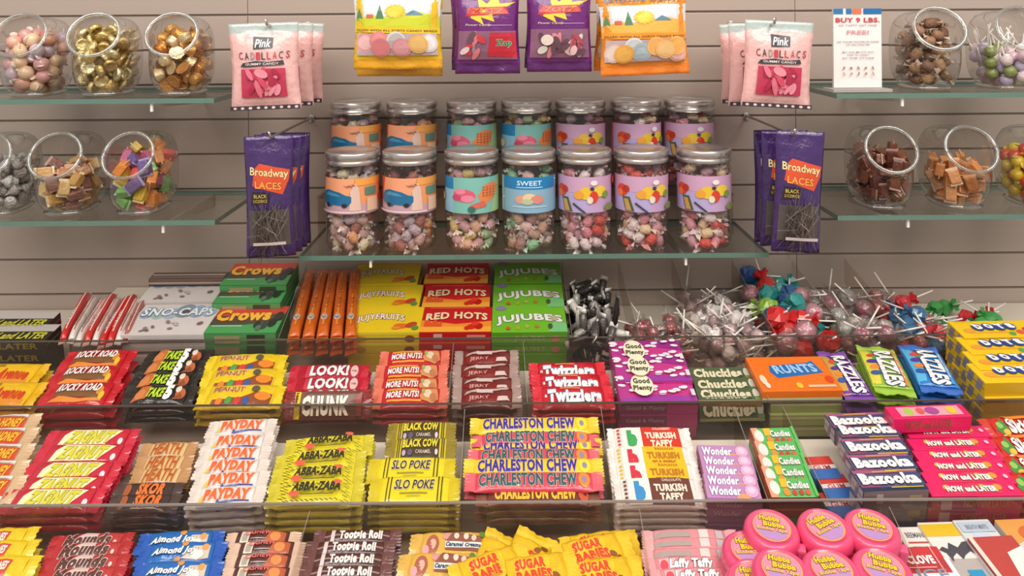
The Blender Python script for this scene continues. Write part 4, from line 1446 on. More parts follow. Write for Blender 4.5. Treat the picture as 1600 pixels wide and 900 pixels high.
box_row([(663, 767), (661, 768), (659, 768)], [421, 459, 499], '#c01c20', red, [Rr(0.2, 0.5, 0.32, 0.85, '#d9a9a0'), Rr(0.66, 0.45, 0.92, 0.75, '#dc8a80')], 'red candy box with yellow flames and cream lettering', 'red boxes at the wall', fl=3)
jub = [P([(0.75, 0), (1, 0), (1, 0.3), (0.85, 0.5)], '#79c07a'), T('JUJUBES', 0.5, 0.48, 0.90, 0.34, '#eae6e4', outline='#4b5a4c', bold=0.04, rot=0.06, arc=0.35), E(0.12, 0.93, 0.08, 0.09, '#8c7aa0'), E(0.35, 0.14, 0.025, 0.06, '#b8a02c'), E(0.47, 0.2, 0.03, 0.06, '#a8b04a'), E(0.60, 0.2, 0.03, 0.06, '#b87a34'), E(0.78, 0.2, 0.03, 0.10, '#4a5a38'), E(0.84, 0.5, 0.05, 0.10, '#b8a890'), E(0.22, 0.12, 0.03, 0.06, '#c8582c')]
box_row([(769, 879), (769, 881), (769, 884)], [421, 459, 499], '#6fb32c', jub, [Rr(0, 0.7, 1, 1, '#5a9a24'), T('JUJUBES', 0.5, 0.4, 0.4, 0.5, '#b8c88a'), E(0.84, 0.4, 0.06, 0.3, '#c98a6a')], 'green candy box with curved white lettering', 'bright green boxes at the wall', fl=3)

# black licorice pieces
rng = random.Random(31)
y0 = LIPY[0]


def heap(px0, px1, row, kind, pals, n, r, name, label, group, seed, top=0.0, crest=0.03, back=0.2, y_in=0.012, cat='candy', flat=False, lipy=528, bottom=-0.100):
    g = random.Random(seed)
    y0 = LIPY[row]
    xa, xb = xof(px0, lipy, y0), xof(px1, lipy, y0)
    cx, cy = (xa + xb) / 2, y0 + y_in + back / 2
    hw, hd = (xb - xa) / 2 - r * 1.3, back / 2 - r * 0.5

    def inside(a, b, c):
        Y = cy + b
        base = pz(Y, bottom) + r
        return base < c < pz(Y, top + crest * (1 - (a / hw) ** 2))
    pts = packing(n, r * 0.9, inside, pz(y0, -0.08), pz(y0 + back, 0.1), g, hw, hd, tries=5, f=0.9)
    scatter(pts, (cx, cy, 0), kind, pals, r, name, label, cat, group, g, flat=flat)


heap(890, 986, 0, 'stub', [['#2b2724', '#8c8782'], ['#1f1c1a', '#c9c4bd'], ['#4a4540', '#dcd8d2'], ['#35302d', '#a9a49d']], 75, 0.0155, 'licorice_twist', 'small black licorice piece in clear twisted wrapper', 'loose black licorice beside the green boxes', 32, top=-0.012, crest=0.016, back=0.20)
heap(888, 984, 0, 'stub', [['#c9c4bd', '#eae6e0'], ['#8c8782', '#d8d4cc']], 10, 0.015, 'silver_twist', 'small grey and white wrapped piece among the black licorice', 'grey pieces in the licorice bin', 35, top=-0.006, crest=0.012, back=0.12, y_in=0.03, bottom=-0.03)
o = bar('licorice_stick', 0.07, 0.012, 0.01, '#1d1a18', [], ends='#3a3532', endlen=0.006)
p = onp(966, 490, 0.02)
o.location = p
o.rotation_euler = (0.2, -1.45, 0.1)
tag(o, 'black stick standing upright out of the licorice pile', 'candy')

pr_red = [(pop_proto('#b3202a', 0.0125, 0.045, None), 'small red lollipop with white stick in the red lollipop bin')]
pop_heap(994, 1096, 0, pr_red, 44, 0.0125, 0.0, '', 'small red lollipops', 41, crest=0.012, upish=0.5, back=0.14)
pr_wh = [(pop_proto('#e3c3c6', 0.0135, 0.055, None, '#cf8a92'), 'pale pink wrapped lollipop in the white lollipop heap'), (pop_proto('#dcd4cf', 0.013, 0.055, '#ded6d2'), 'white wrapped lollipop in the white lollipop heap'), (pop_proto('#c9a0a8', 0.0125, 0.055, None, '#efe2e2'), 'dusty pink wrapped lollipop in the white lollipop heap')]
pop_heap(1100, 1212, 0, pr_wh, 75, 0.014, 0.008, '', 'white and pink lollipops', 42, crest=0.030, upish=0.7, back=0.24)
pr_bl = [(pop_proto('#2a8f8c', 0.0190, 0.045, '#2a8f8c'), 'teal wrapped lollipop in the coloured pop bin'), (pop_proto('#8cb83a', 0.0190, 0.045, '#8cb83a', '#c4d86a'), 'lime green wrapped lollipop in the coloured pop bin'),
         (pop_proto('#cc2b2b', 0.0190, 0.045, '#cc2b2b', '#f0e4dc'), 'bright red wrapped lollipop in the coloured pop bin'), (pop_proto('#e08aa0', 0.0190, 0.045, None, '#e6b4c0'), 'pink lollipop in clear wrapper in the coloured pop bin'), (pop_proto('#2c4f9c', 0.0190, 0.045, '#31548f'), 'dark blue wrapped lollipop in the coloured pop bin')]
pop_heap(1214, 1326, 0, pr_bl, 46, 0.0195, 0.008, '', 'coloured lollipops', 43, crest=0.035, upish=0.3, back=0.24)
pr_cl = [(pop_proto('#b9c4bc', 0.016, 0.055, None, '#d8dcd6'), 'grey-green lollipop in crinkled clear wrapper'), (pop_proto('#a8495c', 0.0165, 0.055, None, '#3c5a9c'), 'red and blue lollipop in crinkled clear wrapper'), (pop_proto('#c9bcae', 0.016, 0.055, None, '#9cb0b8'), 'beige lollipop in crinkled clear wrapper')]
pop_heap(1328, 1424, 0, pr_cl, 46, 0.0165, 0.004, '', 'lollipops in clear wrappers', 44, crest=0.030, upish=0.5, back=0.22)
pr_tw = [(pop_proto('#b8242c', 0.0145, 0.055, '#c23038', '#e0a0a0'), 'dark red wrapped lollipop beside the yellow dotted boxes'), (pop_proto('#3c6a9c', 0.0145, 0.055, '#3a6c94'), 'steel blue wrapped lollipop beside the yellow dotted boxes'), (pop_proto('#c83038', 0.0145, 0.055, None, '#f0dada'), 'red lollipop in clear wrapper beside yellow dotted boxes')]
pop_heap(1426, 1530, 0, [pr_tw[0], pr_tw[0], pr_tw[2], pr_tw[1]] if False else pr_tw, 52, 0.015, 0.008, '', 'red and blue lollipops', 45, crest=0.020, upish=0.45, back=0.24)
pr_gr = [(pop_proto('#3c9a4a', 0.0145, 0.05, '#3f9a4c'), 'green wrapped lollipop behind the yellow gumdrop boxes'), (pop_proto('#c42c34', 0.0145, 0.05, '#c42c34'), 'red wrapped lollipop behind the yellow gumdrop boxes')]
pop_heap(1532, 1660, 0, pr_gr, 34, 0.015, 0.006, '', 'green and red lollipops behind yellow boxes', 46, crest=0.01, upish=0.3, back=0.24)

# ------------------------------------------------------------------ ROW 2
ROW[0] = 1
D2 = -0.010
fa = [Rr(0.0, 0.0, 1, 0.28, '#d98a1e'), T('5th Avenue', 0.55, 0.46, 0.75, 0.5, '#cf3a1c', italic=0.3, bold=0.04), T('CANDY BAR', 0.3, 0.84, 0.3, 0.14, '#7a4a1c')]
column(lambda L: bar('candy_bar', L, 0.054, 0.016, '#e6b81c', fa, ends='#e0ae1a'), [(-60, 583, 70, 582), (-66, 613, 62, 612)], 'yellow-orange candy bar with slanting red lettering', 'candy bar', 'yellow bars in the corner of the second row', dz=D2)
ry = [P([(0.1, 0.28), (0.9, 0.22), (0.92, 0.55), (0.12, 0.62)], '#7c5430'), P([(0.02, 0.1), (0.2, 0.3), (0.6, 0.18), (0.95, 0.26), (0.95, 0.14), (0.5, 0.05)], '#e0862c'), E(0.86, 0.55, 0.05, 0.2, '#d8902c'), E(0.92, 0.36, 0.04, 0.18, '#e8b83a'), T('ROCKY ROAD', 0.48, 0.66, 0.76, 0.36, '#f2ebe4', outline='#6c1c1c', italic=0.25, bold=0.045)]
column(lambda L: bar('candy_bar', L, 0.051, 0.020, '#bf1b29', ry, ends='#c2202c'), [(92, 560, 208, 557), (72, 586, 196, 582), (62, 612, 184, 610)], 'red and brown marshmallow bar with white lettering', 'candy bar', 'red marshmallow bars beside the black bars', dz=D2 + 0.004)
tk = [P([(0.0, 0.1), (0.28, 0.2), (0.3, 0.9), (0.1, 0.95)], '#c9703a'), E(0.14, 0.45, 0.10, 0.28, '#d98850'), E(0.9, 0.45, 0.09, 0.3, '#b8623a'), E(0.84, 0.7, 0.05, 0.2, '#e2d2c2'), P([(0.78, 0.1), (0.97, 0.2), (0.9, 0.5)], '#8c4a2a'), T('TAKE', 0.44, 0.5, 0.32, 0.52, '#b9dc34', italic=0.3, bold=0.05), T('5', 0.68, 0.5, 0.15, 0.80, '#f0eeea', bold=0.08)]
column(lambda L: bar('candy_bar', L, 0.041, 0.016, '#24201c', tk, ends='#2c2824', wr=0.0016), [(228, 547, 338, 544), (213, 569, 326, 566), (200, 592, 314, 589), (194, 615, 304, 612)], 'black candy bar with lime and white lettering', 'candy bar', 'black bars with lime lettering', dz=D2 + 0.002)
pn = [T('PEANUT', 0.32, 0.72, 0.46, 0.24, '#a04a2c', outline='#f0e0c0', bold=0.03, rot=0.02), T('BUTTER', 0.42, 0.72, 0.0001, 0.0001, '#a04a2c'), P([(0.5, 0.35), (0.75, 0.6), (0.98, 0.55), (0.98, 0.05), (0.1, 0.05), (0.12, 0.28)], '#8c4a24'), E(0.85, 0.42, 0.12, 0.18, '#e2852c'), E(0.22, 0.2, 0.05, 0.15, '#e08030'), E(0.36, 0.22, 0.05, 0.15, '#4f9c4c'), E(0.5, 0.22, 0.05, 0.15, '#cc3a34'), E(0.62, 0.22, 0.05, 0.15, '#36549c'), E(0.72, 0.72, 0.06, 0.14, '#5c5a50')]
pn = [s for s in pn if not (s[0] == 't' and s[1] == 'BUTTER')]
column(lambda L: bar('candy_bag', L, 0.050, 0.016, '#e4c31f', pn, ends='#e6c824', wr=0.002), [(328, 567, 436, 565), (312, 592, 442, 588), (303, 617, 446, 615)], 'yellow candy bag with brown and coloured sweets pictured', 'candy bag', 'yellow bags behind the checked bars', dz=D2 + 0.003)
lk = [P([(0, 0), (0.12, 0), (0.12, 1), (0, 1)], '#b01c30'), Rr(0.14, 0.12, 0.24, 0.8, '#c93a4a'), T('LOOK!', 0.52, 0.5, 0.62, 0.66, '#eeeae6', outline='#6c6a6a', bold=0.05), E(0.92, 0.5, 0.06, 0.36, '#d9b9b4'), T('milk', 0.92, 0.5, 0.08, 0.12, '#a83a40')]
column(lambda L: bar('candy_bar', L, 0.038, 0.015, '#b92336', lk, ends='#c02438'), [(447, 580, 580, 578), (446, 600, 576, 598), (446, 619, 574, 617)], 'crimson candy bar with outlined white lettering', 'candy bar', 'crimson bars with white lettering', dz=D2)
hk = [Rr(0, 0, 0.09, 1, '#e8d022'), Rr(0.09, 0, 0.92, 1, '#6a3a28'), Rr(0.92, 0.1, 1, 0.9, '#9c3a34'), T('BIG', 0.045, 0.5, 0.06, 0.5, '#b8342c', rot=1.57), T('CHUNK', 0.47, 0.48, 0.70, 0.76, '#efe4d0', outline='#3a2018', bold=0.06)]
b_ = bar('candy_bar', plen((443, 637, 580, 635)), 0.042, 0.016, '#6a3a28', hk, ends='#8c2c2a')
put(b_, 443, 634, 580, 632, dz=-0.004, pitch=0.9)
tag(b_, 'brown candy bar with yellow end strip propped against the lip below the crimson bars', 'candy bar')
nt_ = [Rr(0.08, 0.78, 0.62, 0.9, '#e8a03c'), T('MORE NUTS!', 0.36, 0.58, 0.58, 0.34, '#f2ece8', outline='#7c1818', italic=0.2, bold=0.04, rot=0.04), Rr(0.1, 0.22, 0.7, 0.32, '#ec9a38'), P([(0.66, 0.5), (0.74, 0.85), (0.96, 0.9), (0.99, 0.4), (0.9, 0.15), (0.7, 0.3)], '#c98a54'), E(0.80, 0.6, 0.07, 0.22, '#dcc8a8'), E(0.90, 0.45, 0.06, 0.2, '#b8744a'), E(0.72, 0.74, 0.03, 0.12, '#8cb048')]
column(lambda L: bar('candy_bar', L, 0.044, 0.015, '#c22430', nt_, ends='#d87058', wr=0.0018), [(588, 560, 706, 557), (582, 582, 702, 580), (578, 603, 702, 602), (578, 619, 704, 618)], 'red bar with orange stripe and pictured nut roll', 'candy bar', 'red bars with orange stripe', dz=D2 + 0.004)
jk = [Rr(0.02, 0.1, 0.72, 0.55, '#7c1c18'), P([(0.05, 0.6), (0.9, 0.8), (0.95, 0.92), (0.1, 0.75)], '#b9a49c'), Rr(0.3, 0.62, 0.62, 0.8, '#c9b8b2'), P([(0.7, 0.2), (0.95, 0.3), (0.9, 0.5), (0.72, 0.4)], '#d0bcb6'), T('JERKY', 0.35, 0.33, 0.4, 0.22, '#d8a8a0')]
column(lambda L: bar('clear_wrapped_bar', L, 0.044, 0.017, '#6c2420', jk, ends='#a08880', wr=0.003), [(706, 558, 814, 556), (704, 580, 812, 578), (708, 600, 812, 600), (706, 618, 815, 617)], 'dark red-brown bar in shiny clear wrap', 'candy bar', 'shiny dark red bars', dz=D2 + 0.004)
tw = [Rr(0.3, 0.82, 0.62, 0.88, '#e0a060'), T('Twizzlers', 0.52, 0.48, 0.86, 0.60, '#f2efec', outline='#5f6f8c', bold=0.06, ow=0.045), E(0.9, 0.28, 0.045, 0.11, '#d0b0b4'), E(0.06, 0.5, 0.02, 0.08, '#f0d0d0')]
column(lambda L: bar('candy_bag', L, 0.048, 0.014, '#c21426', tw, ends='#d02838', wr=0.0018), [(824, 580, 950, 578), (826, 598, 958, 597), (828, 618, 964, 617)], 'scarlet candy bag with large white lettering', 'candy bag', 'scarlet bags beside the purple boxes', dz=D2 + 0.004)


def gp_art():
    g = random.Random(5)
    s = [P([(0, 0), (0.16, 0), (0.16, 1), (0, 1)], '#b23a8c'), P([(0.0, 0.0), (1, 0), (1, 0.2), (0.4, 0.25), (0, 0.1)], '#9c3a9c'), P([(0.5, 0.8), (1, 0.6), (1, 1), (0.4, 1)], '#9a2f8c')]
    for _ in range(30):
        u, v = g.uniform(0.03, 0.97), g.uniform(0.25, 0.95)
        if abs(u - 0.32) < 0.13 and abs(v - 0.5) < 0.5:
            continue
        s.append(E(u, v, 0.045, 0.058, '#efe6ea', g.uniform(-0.9, 0.9)))
    s += [E(0.32, 0.5, 0.15, 0.40, '#ece6c8'), T('Good', 0.32, 0.64, 0.22, 0.2, '#3f4a34', bold=0.04), T('Plenty', 0.32, 0.36, 0.25, 0.22, '#3f4a34', bold=0.04), Rr(0.93, 0.1, 0.98, 0.32, '#e8d8e0')]
    return s


box_row([(952, 1066), (957, 1078), (963, 1086)], [547, 574, 607], '#c23a86', gp_art(), [Rr(0, 0.1, 0.6, 0.9, '#8c3a64'), T('Good & Plenty', 0.32, 0.5, 0.5, 0.4, '#c9a0b4')], 'magenta and white candy box with cream oval', 'magenta boxes in the second row', W=0.070, dz=D2 + 0.006, dzs=[0.006, 0.008, 0.004])
ck = [Rr(0, 0, 1, 0.12, '#8c8a58'), T('Chuckles', 0.46, 0.52, 0.80, 0.66, '#d8d2b0', outline='#36462e', bold=0.06), E(0.94, 0.55, 0.05, 0.34, '#c0c8b4'), Rr(0.9, 0.1, 1, 0.3, '#6c8a5a')]
column(lambda L: carton('candy_bar', L, 0.029, 0.018, '#4c5c3c', ck, [Rr(0, 0.1, 0.35, 0.9, '#8c7a54'), Rr(0.35, 0.1, 1, 0.9, '#b8883a'), T('CANDY', 0.7, 0.5, 0.4, 0.5, '#7a6a3a')]), [(1082, 584, 1168, 583), (1083, 602, 1182, 600), (1086, 617, 1190, 616)], 'dark green jelly bar with pale yellow lettering', 'candy bar', 'dark green jelly bars', dz=D2)
b_ = carton('candy_bar', 0.105, 0.036, 0.018, '#4c5c3c', ck, [Rr(0, 0.1, 0.35, 0.9, '#8c7a54'), Rr(0.35, 0.1, 1, 0.9, '#b8883a')])
put(b_, 1090, 640, 1196, 638, dz=-0.026, pitch=1.15)
tag(b_, 'dark green jelly bar tipped down against the lip beside the magenta boxes', 'candy bar', 'dark green jelly bars')
rn = [P([(0.28, 0.36), (0.9, 0.5), (0.84, 0.86), (0.76, 0.8), (0.25, 0.72), (0.22, 0.55)], '#2a6fb8'), T('RUNTS', 0.56, 0.62, 0.56, 0.26, '#9cc8ea', outline='#174a86', bold=0.05, rot=0.08), E(0.5, 0.14, 0.04, 0.08, '#e2c23a'), E(0.92, 0.3, 0.05, 0.10, '#d84a24'), Rr(0.6, 0.08, 0.95, 0.14, '#f0c8a0'), E(0.08, 0.3, 0.04, 0.14, '#f2d8c0'), E(0.1, 0.14, 0.03, 0.08, '#f0e0d0')]
b_ = carton('candy_box', plen((1176, 584, 1300, 583), 0.02), 0.092, 0.02, '#ea7422', rn, [Rr(0, 0, 1, 0.4, '#c8d098')])
put(b_, 1176, 584, 1300, 582, dz=0.006)
tag(b_, 'orange candy box with blue banner on top of the green boxes', 'candy box')
grn = [Rr(0, 0.5, 1, 0.7, '#d8dcb0'), Rr(0.3, 0.2, 0.7, 0.4, '#a8c890')]
b2 = carton('candy_box', plen((1188, 600, 1316, 599), -0.01), 0.10, 0.02, '#b4c67c', grn, [Rr(0, 0.6, 1, 0.8, '#dfe0a0')])
put(b2, 1188, 597, 1316, 596, dz=-0.016)
tag(b2, 'pale green candy box directly under the orange box', 'candy box', 'pale green boxes')
for q in (1, 2):
    c = dup(b2, keep=('carton_body', 'artwork'))
    put(c, 1190, 600, 1316, 599, dz=-0.016, layer=q, jit=0.003)
    tag(c, 'pale green candy box, %sthe orange box' % ['', 'second one under ', 'third one under '][q], 'candy box', 'pale green boxes')


def rz_art(c1, c2, c3):
    return [P([(0, 0), (1, 0), (1, 0.22), (0.5, 0.3), (0, 0.2)], c2), E(0.24, 0.26, 0.06, 0.14, '#d84a3c'), E(0.40, 0.20, 0.06, 0.14, '#5a3a9c'), E(0.56, 0.22, 0.06, 0.14, '#e88a3c'), E(0.72, 0.18, 0.06, 0.14, '#3c5aa8'), E(0.32, 0.36, 0.05, 0.12, '#3c9a58'),
            T('RAZZLES', 0.53, 0.58, 0.92, 0.50, '#f4f2f0', outline='#3a3a6c', bold=0.05, rot=0.0), Rr(0.03, 0.84, 0.97, 0.92, c3), T('FIRST CANDY THEN GUM', 0.5, 0.88, 0.6, 0.06, '#f0f0f0')]


for i, (c, e, aa, lab) in enumerate((('#6f3a94', '#7c4aa4', ('#6f3a94', '#c9a04a', '#8c5ab0'), 'purple gum pouch leaning beside the orange box'), ('#8fb83a', '#9cc444', ('#8fb83a', '#d8d04a', '#e08a3c'), 'lime green gum pouch with fruit balls between purple and blue ones'), ('#2a7cc4', '#3a6cc0', ('#2a7cc4', '#58b0dc', '#4aa0d8'), 'bright blue gum pouch with fruit balls beside the yellow boxes'))):
    ln = [(1300, 549, 1360, 640), (1371, 547, 1412, 634), (1440, 549, 1490, 636)][i]
    b_ = bar('gum_pouch', plen(ln, 0.012) * 0.90, [0.050, 0.064, 0.064][i], 0.016, c, rz_art(*aa), ends=e, wr=0.0016)
    put(b_, *ln, dz=[0.004, 0.012, 0.014][i])
    tag(b_, lab, 'gum pouch', 'gum pouches')
    c2 = dup(b_, keep=('wrapper', 'crimped_end'))
    put(c2, *ln, dz=[0.004, 0.012, 0.014][i], layer=1, jit=0.004)
    tag(c2, 'gum pouch lying under the ' + lab.split(' gum')[0] + ' one', 'gum pouch', 'gum pouches')
    c2 = dup(b_, keep=('wrapper', 'crimped_end'))
    put(c2, *ln, dz=[0.004, 0.012, 0.014][i], layer=2.1, jit=0.004)
    tag(c2, 'lowest gum pouch beneath the ' + lab.split(' gum')[0] + ' one', 'gum pouch', 'gum pouches')
dt = []
for i, (ch, u) in enumerate(zip('DOTS', (0.23, 0.34, 0.45, 0.56))):
    dt.append(E(u, 0.56 + 0.02 * (i % 2), 0.060, 0.21, '#2c4a94'))
for i, (ch, u) in enumerate(zip('DOTS', (0.23, 0.34, 0.45, 0.56))):
    dt.append(T(ch, u, 0.56 + 0.02 * (i % 2), 0.075, 0.30, '#f6f4f0', bold=0.09, rot=0.1))
dt = [Rr(0.1, 0.26, 0.6, 0.32, '#e9a03a'), E(0.12, 0.40, 0.06, 0.12, '#e8a040'), E(0.62, 0.28, 0.04, 0.13, '#e05a4c'), E(0.70, 0.42, 0.035, 0.12, '#d83a34'), E(0.52, 0.18, 0.03, 0.10, '#4faa58'), E(0.76, 0.14, 0.03, 0.1, '#ee8a3c'), T('assorted fruit flavored gumdrops', 0.14, 0.88, 0.18, 0.05, '#c9902a')] + dt
sd = [P([(0.1, 0.1), (0.35, 0.1), (0.45, 0.9), (0.2, 0.9)], '#8c8494'), P([(0.55, 0.1), (0.8, 0.1), (0.9, 0.9), (0.65, 0.9)], '#9c94a0')]
dl = [(1492, 515, 1648, 512), (1505, 540, 1662, 537), (1518, 563, 1677, 560), (1529, 585, 1690, 582)]
mk = carton('candy_box', plen(dl[1], 0.03), 0.052, 0.024, '#ecc41e', dt, [Rr(0, 0, 1, 1, '#d9ad1c')], sd)
for i, l in enumerate(dl):
    for q in range(4 if i < 3 else 4):
        t = mk if (i == 0 and q == 0) else dup(mk)
        put(t, *l, dz=[0.034, 0.030, 0.028, 0.026][i], layer=q, jit=0.0 if q == 0 else 0.0015)
        tag(t, 'yellow gumdrop box, %s pile from the wall, %s' % (ORD[i], ['on top', 'second down', 'third down', 'fourth down'][q]), 'candy box', 'yellow gumdrop boxes')

# ------------------------------------------------------------------ ROW 3
ROW[0] = 2
D3 = -0.010
bh = [Rr(0, 0, 1, 0.22, '#dfe2e0'), P([(0.2, 0.05), (0.5, 0.2), (0.8, 0.05)], '#8cb0d0'), P([(0, 0.25), (1, 0.25), (1, 0.85), (0, 0.85)], '#cf4a30'), T('BIT-O-HONEY', 0.55, 0.55, 0.85, 0.44, '#f0b82c', outline='#7c3a18', italic=0.3, bold=0.05), Rr(0, 0.88, 1, 1, '#e2e0d8')]
column(lambda L: bar('candy_bar', L, 0.045, 0.016, '#e2dccb', bh, ends='#d0b088', endlen=0.02, wr=0.0014), [(-50, 656, 70, 645), (-55, 684, 52, 676), (-60, 712, 38, 704), (-66, 740, 20, 733), (-70, 766, 8, 760)], 'white bar with red banner and tan end', 'candy bar', 'red-bannered bars in the corner of the third row', dz=D3 + 0.008)
zg = [P([(0.10, 0.12), (0.76, 0.12), (0.92, 0.84), (0.24, 0.88), (0.14, 0.6)], '#efe8b8'), T('ZAGNUT', 0.52, 0.48, 0.66, 0.60, '#d4ce34', outline='#6c5a34', italic=0.5, bold=0.06), E(0.95, 0.3, 0.03, 0.15, '#e8d8dc')]
column(lambda L: bar('candy_bar', L, 0.038, 0.015, '#c22138', zg, ends='#c8283e'), [(66, 684, 214, 681), (54, 708, 200, 706), (25, 738, 190, 733), (8, 762, 176, 758), (0, 781, 155, 778)], 'crimson bar with slanted yellow lettering on cream patch', 'candy bar', 'crimson bars beside the tan bars', dz=D3 + 0.004)
ht = [Rr(0.02, 0.04, 0.98, 0.16, '#a89ab0'), T('HEATH', 0.5, 0.54, 0.84, 0.78, '#b2561e', outline='#e8c888', italic=0.15, bold=0.05)]
sk = [E(0.06, 0.5, 0.1, 0.4, '#a85a34'), T('SKOR', 0.58, 0.52, 0.56, 0.72, '#e0702a', outline='#3a1c10', italic=0.15, bold=0.06), Rr(0.3, 0.08, 0.8, 0.14, '#b0a89c')]
column({0: lambda L: bar('candy_bar', L, 0.030, 0.012, '#d8bc84', ht, ends='#b88a5a'), 1: lambda L: bar('candy_bar', L, 0.028, 0.012, '#3c2c26', sk, ends='#4a3a34')},
       [(213, 703, 308, 700), (205, 724, 302, 721), (198, 744, 298, 741), (172, 766, 288, 763), (164, 784, 284, 782)], {0: 'tan toffee bar with brown block lettering', 1: 'dark brown toffee bar with orange lettering'}, 'candy bar', 'toffee bars beside the white bars', dz=D3, protos=[0, 0, 0, 1, 1], front_layers=3)
pd = [Rr(0.02, 0.0, 1, 0.2, '#cfc8c4'), P([(0.0, 0.3), (0.1, 0.7), (0.2, 0.85), (0.1, 0.2)], '#e2cc5a'), T('PAYDAY', 0.52, 0.55, 0.84, 0.60, '#e66a34', outline='#f6ece4', bold=0.08), P([(0.35, 0.08), (0.38, 0.34), (0.42, 0.16), (0.95, 0.28), (0.95, 0.22), (0.42, 0.06)], '#3a4a94')]
column(lambda L: bar('candy_bar', L, 0.033, 0.014, '#e2dcd8', pd, ends='#ddd2c8', wr=0.002), [(318, 668, 434, 662), (312, 690, 428, 688), (304, 712, 424, 706), (300, 730, 420, 728), (302, 752, 416, 746), (292, 776, 412, 770)], 'white peanut bar with orange lettering', 'candy bar', 'white bars with orange lettering', dz=D3 + 0.006, front_layers=3)


def chk(u0, u1, v0, v1, nu, nv, c='#2c2a14'):
    return [Rr(u0 + (u1 - u0) * i / nu, v0 + (v1 - v0) * j / nv, u0 + (u1 - u0) * (i + 0.62) / nu, v0 + (v1 - v0) * (j + 0.62) / nv, c, 0.7) for i in range(nu) for j in range(nv) if (i + j) % 2 == 0]


ab = [Rr(0.02, 0.02, 0.98, 0.98, '#e4d62c')] + chk(0.01, 0.14, 0.06, 0.94, 5, 5, '#1c1a10') + chk(0.89, 0.99, 0.06, 0.94, 4, 5, '#1c1a10') + chk(0.15, 0.88, 0.04, 0.17, 22, 1, '#1c1a10') + [T('ABBA-ZABA', 0.52, 0.60, 0.66, 0.40, '#2a2612', italic=0.3, bold=0.05, rot=0.03), E(0.24, 0.28, 0.07, 0.12, '#d8563c', 0.2), E(0.80, 0.80, 0.06, 0.10, '#dc6450', 0.2), Rr(0.32, 0.24, 0.78, 0.28, '#5a541c')]
column(lambda L: bar('candy_bar', L, 0.038, 0.014, '#e4d62c', ab, ends='#c9bc30', wr=0.0018), [(438, 700, 588, 690), (424, 726, 574, 716), (420, 749, 568, 745), (414, 773, 568, 770)], 'yellow taffy bar with black checks and lettering', 'candy bar', 'black-checked yellow bars', dz=D3 + 0.008, front_layers=3)
bc = [Rr(0.12, 0.06, 0.87, 0.94, '#4a3c24'), Rr(0.03, 0.0, 0.05, 1, '#4a3c24'), Rr(0.07, 0.0, 0.09, 1, '#4a3c24'), Rr(0.91, 0, 0.93, 1, '#4a3c24'), Rr(0.95, 0, 0.97, 1, '#4a3c24'), T('BLACK COW', 0.49, 0.68, 0.70, 0.40, '#e6d63a', bold=0.04), E(0.18, 0.25, 0.035, 0.13, '#b9a8c4'), E(0.3, 0.25, 0.05, 0.14, '#5c546c'), T('CARAMEL', 0.56, 0.26, 0.3, 0.16, '#d0c0b0'), E(0.82, 0.26, 0.03, 0.13, '#cfc4d0')]
sl = [Rr(0.10, 0, 0.115, 1, '#3a3418'), Rr(0.15, 0, 0.165, 1, '#3a3418'), Rr(0.84, 0, 0.855, 1, '#3a3418'), Rr(0.89, 0, 0.905, 1, '#3a3418'), T('SLO POKE', 0.50, 0.62, 0.58, 0.40, '#37332c', outline='#f2ecd8', italic=0.15, bold=0.03), Rr(0.3, 0.26, 0.7, 0.31, '#a39a34'), Rr(0.4, 0.16, 0.6, 0.19, '#b9b04a')]
column({0: lambda L: bar('candy_bar', L, 0.040, 0.012, '#d9c828', bc, ends='#8c7c28'), 1: lambda L: bar('candy_bar', L, 0.041, 0.012, '#e2cf1e', sl, ends='#cdb91c', p=4)},
       [(600, 674, 716, 672), (598, 700, 716, 698), (568, 732, 716, 731), (572, 763, 722, 762)], {0: 'yellow caramel bar with dark brown panel', 1: 'plain yellow caramel bar with thin black stripes'}, 'candy bar', 'yellow caramel bars', dz=D3 + 0.004, protos=[0, 0, 1, 1], front_layers=4)


def cc(c, patch):
    return [T('CHARLESTON CHEW', 0.45, 0.50, 0.84, 0.74, c, bold=0.05, outline='#f6ecc8', ow=0.02), E(0.93, 0.5, 0.05, 0.4, patch), E(0.93, 0.5, 0.02, 0.18, '#8c88a8')]


cy = cc('#3f2c94', '#f0d83a')
cr = cc('#2c5a64', '#e88a3a')
cb = [T('CHARLESTON CHEW', 0.48, 0.50, 0.80, 0.60, '#f0b83a', bold=0.06), E(0.95, 0.5, 0.05, 0.4, '#c8583a')]
column({0: lambda L: bar('candy_bar', L, 0.030, 0.014, '#ecc928', cy, ends='#e6c83a'), 1: lambda L: bar('candy_bar', L, 0.030, 0.014, '#d8485a', cr, ends='#dc6470'), 2: lambda L: bar('candy_bar', L, 0.030, 0.014, '#6c3426', cb, ends='#8c5a4a')},
       [(728, 662, 942, 660), (732, 682, 942, 681), (734, 695, 942, 694), (724, 712, 944, 710), (722, 727, 945, 726), (724, 749, 944, 748), (736, 772, 944, 771)],
       {0: 'long yellow nougat bar with violet lettering', 1: 'long pink-red nougat bar with teal lettering', 2: 'long dark brown nougat bar with golden lettering'}, 'candy bar', 'long nougat bars', dz=D3, protos=[0, 1, 0, 1, 0, 1, 2],
       dzs=[0.006, 0.0, -0.004, 0.004, 0.012, 0.010, 0.0], front_layers=2)


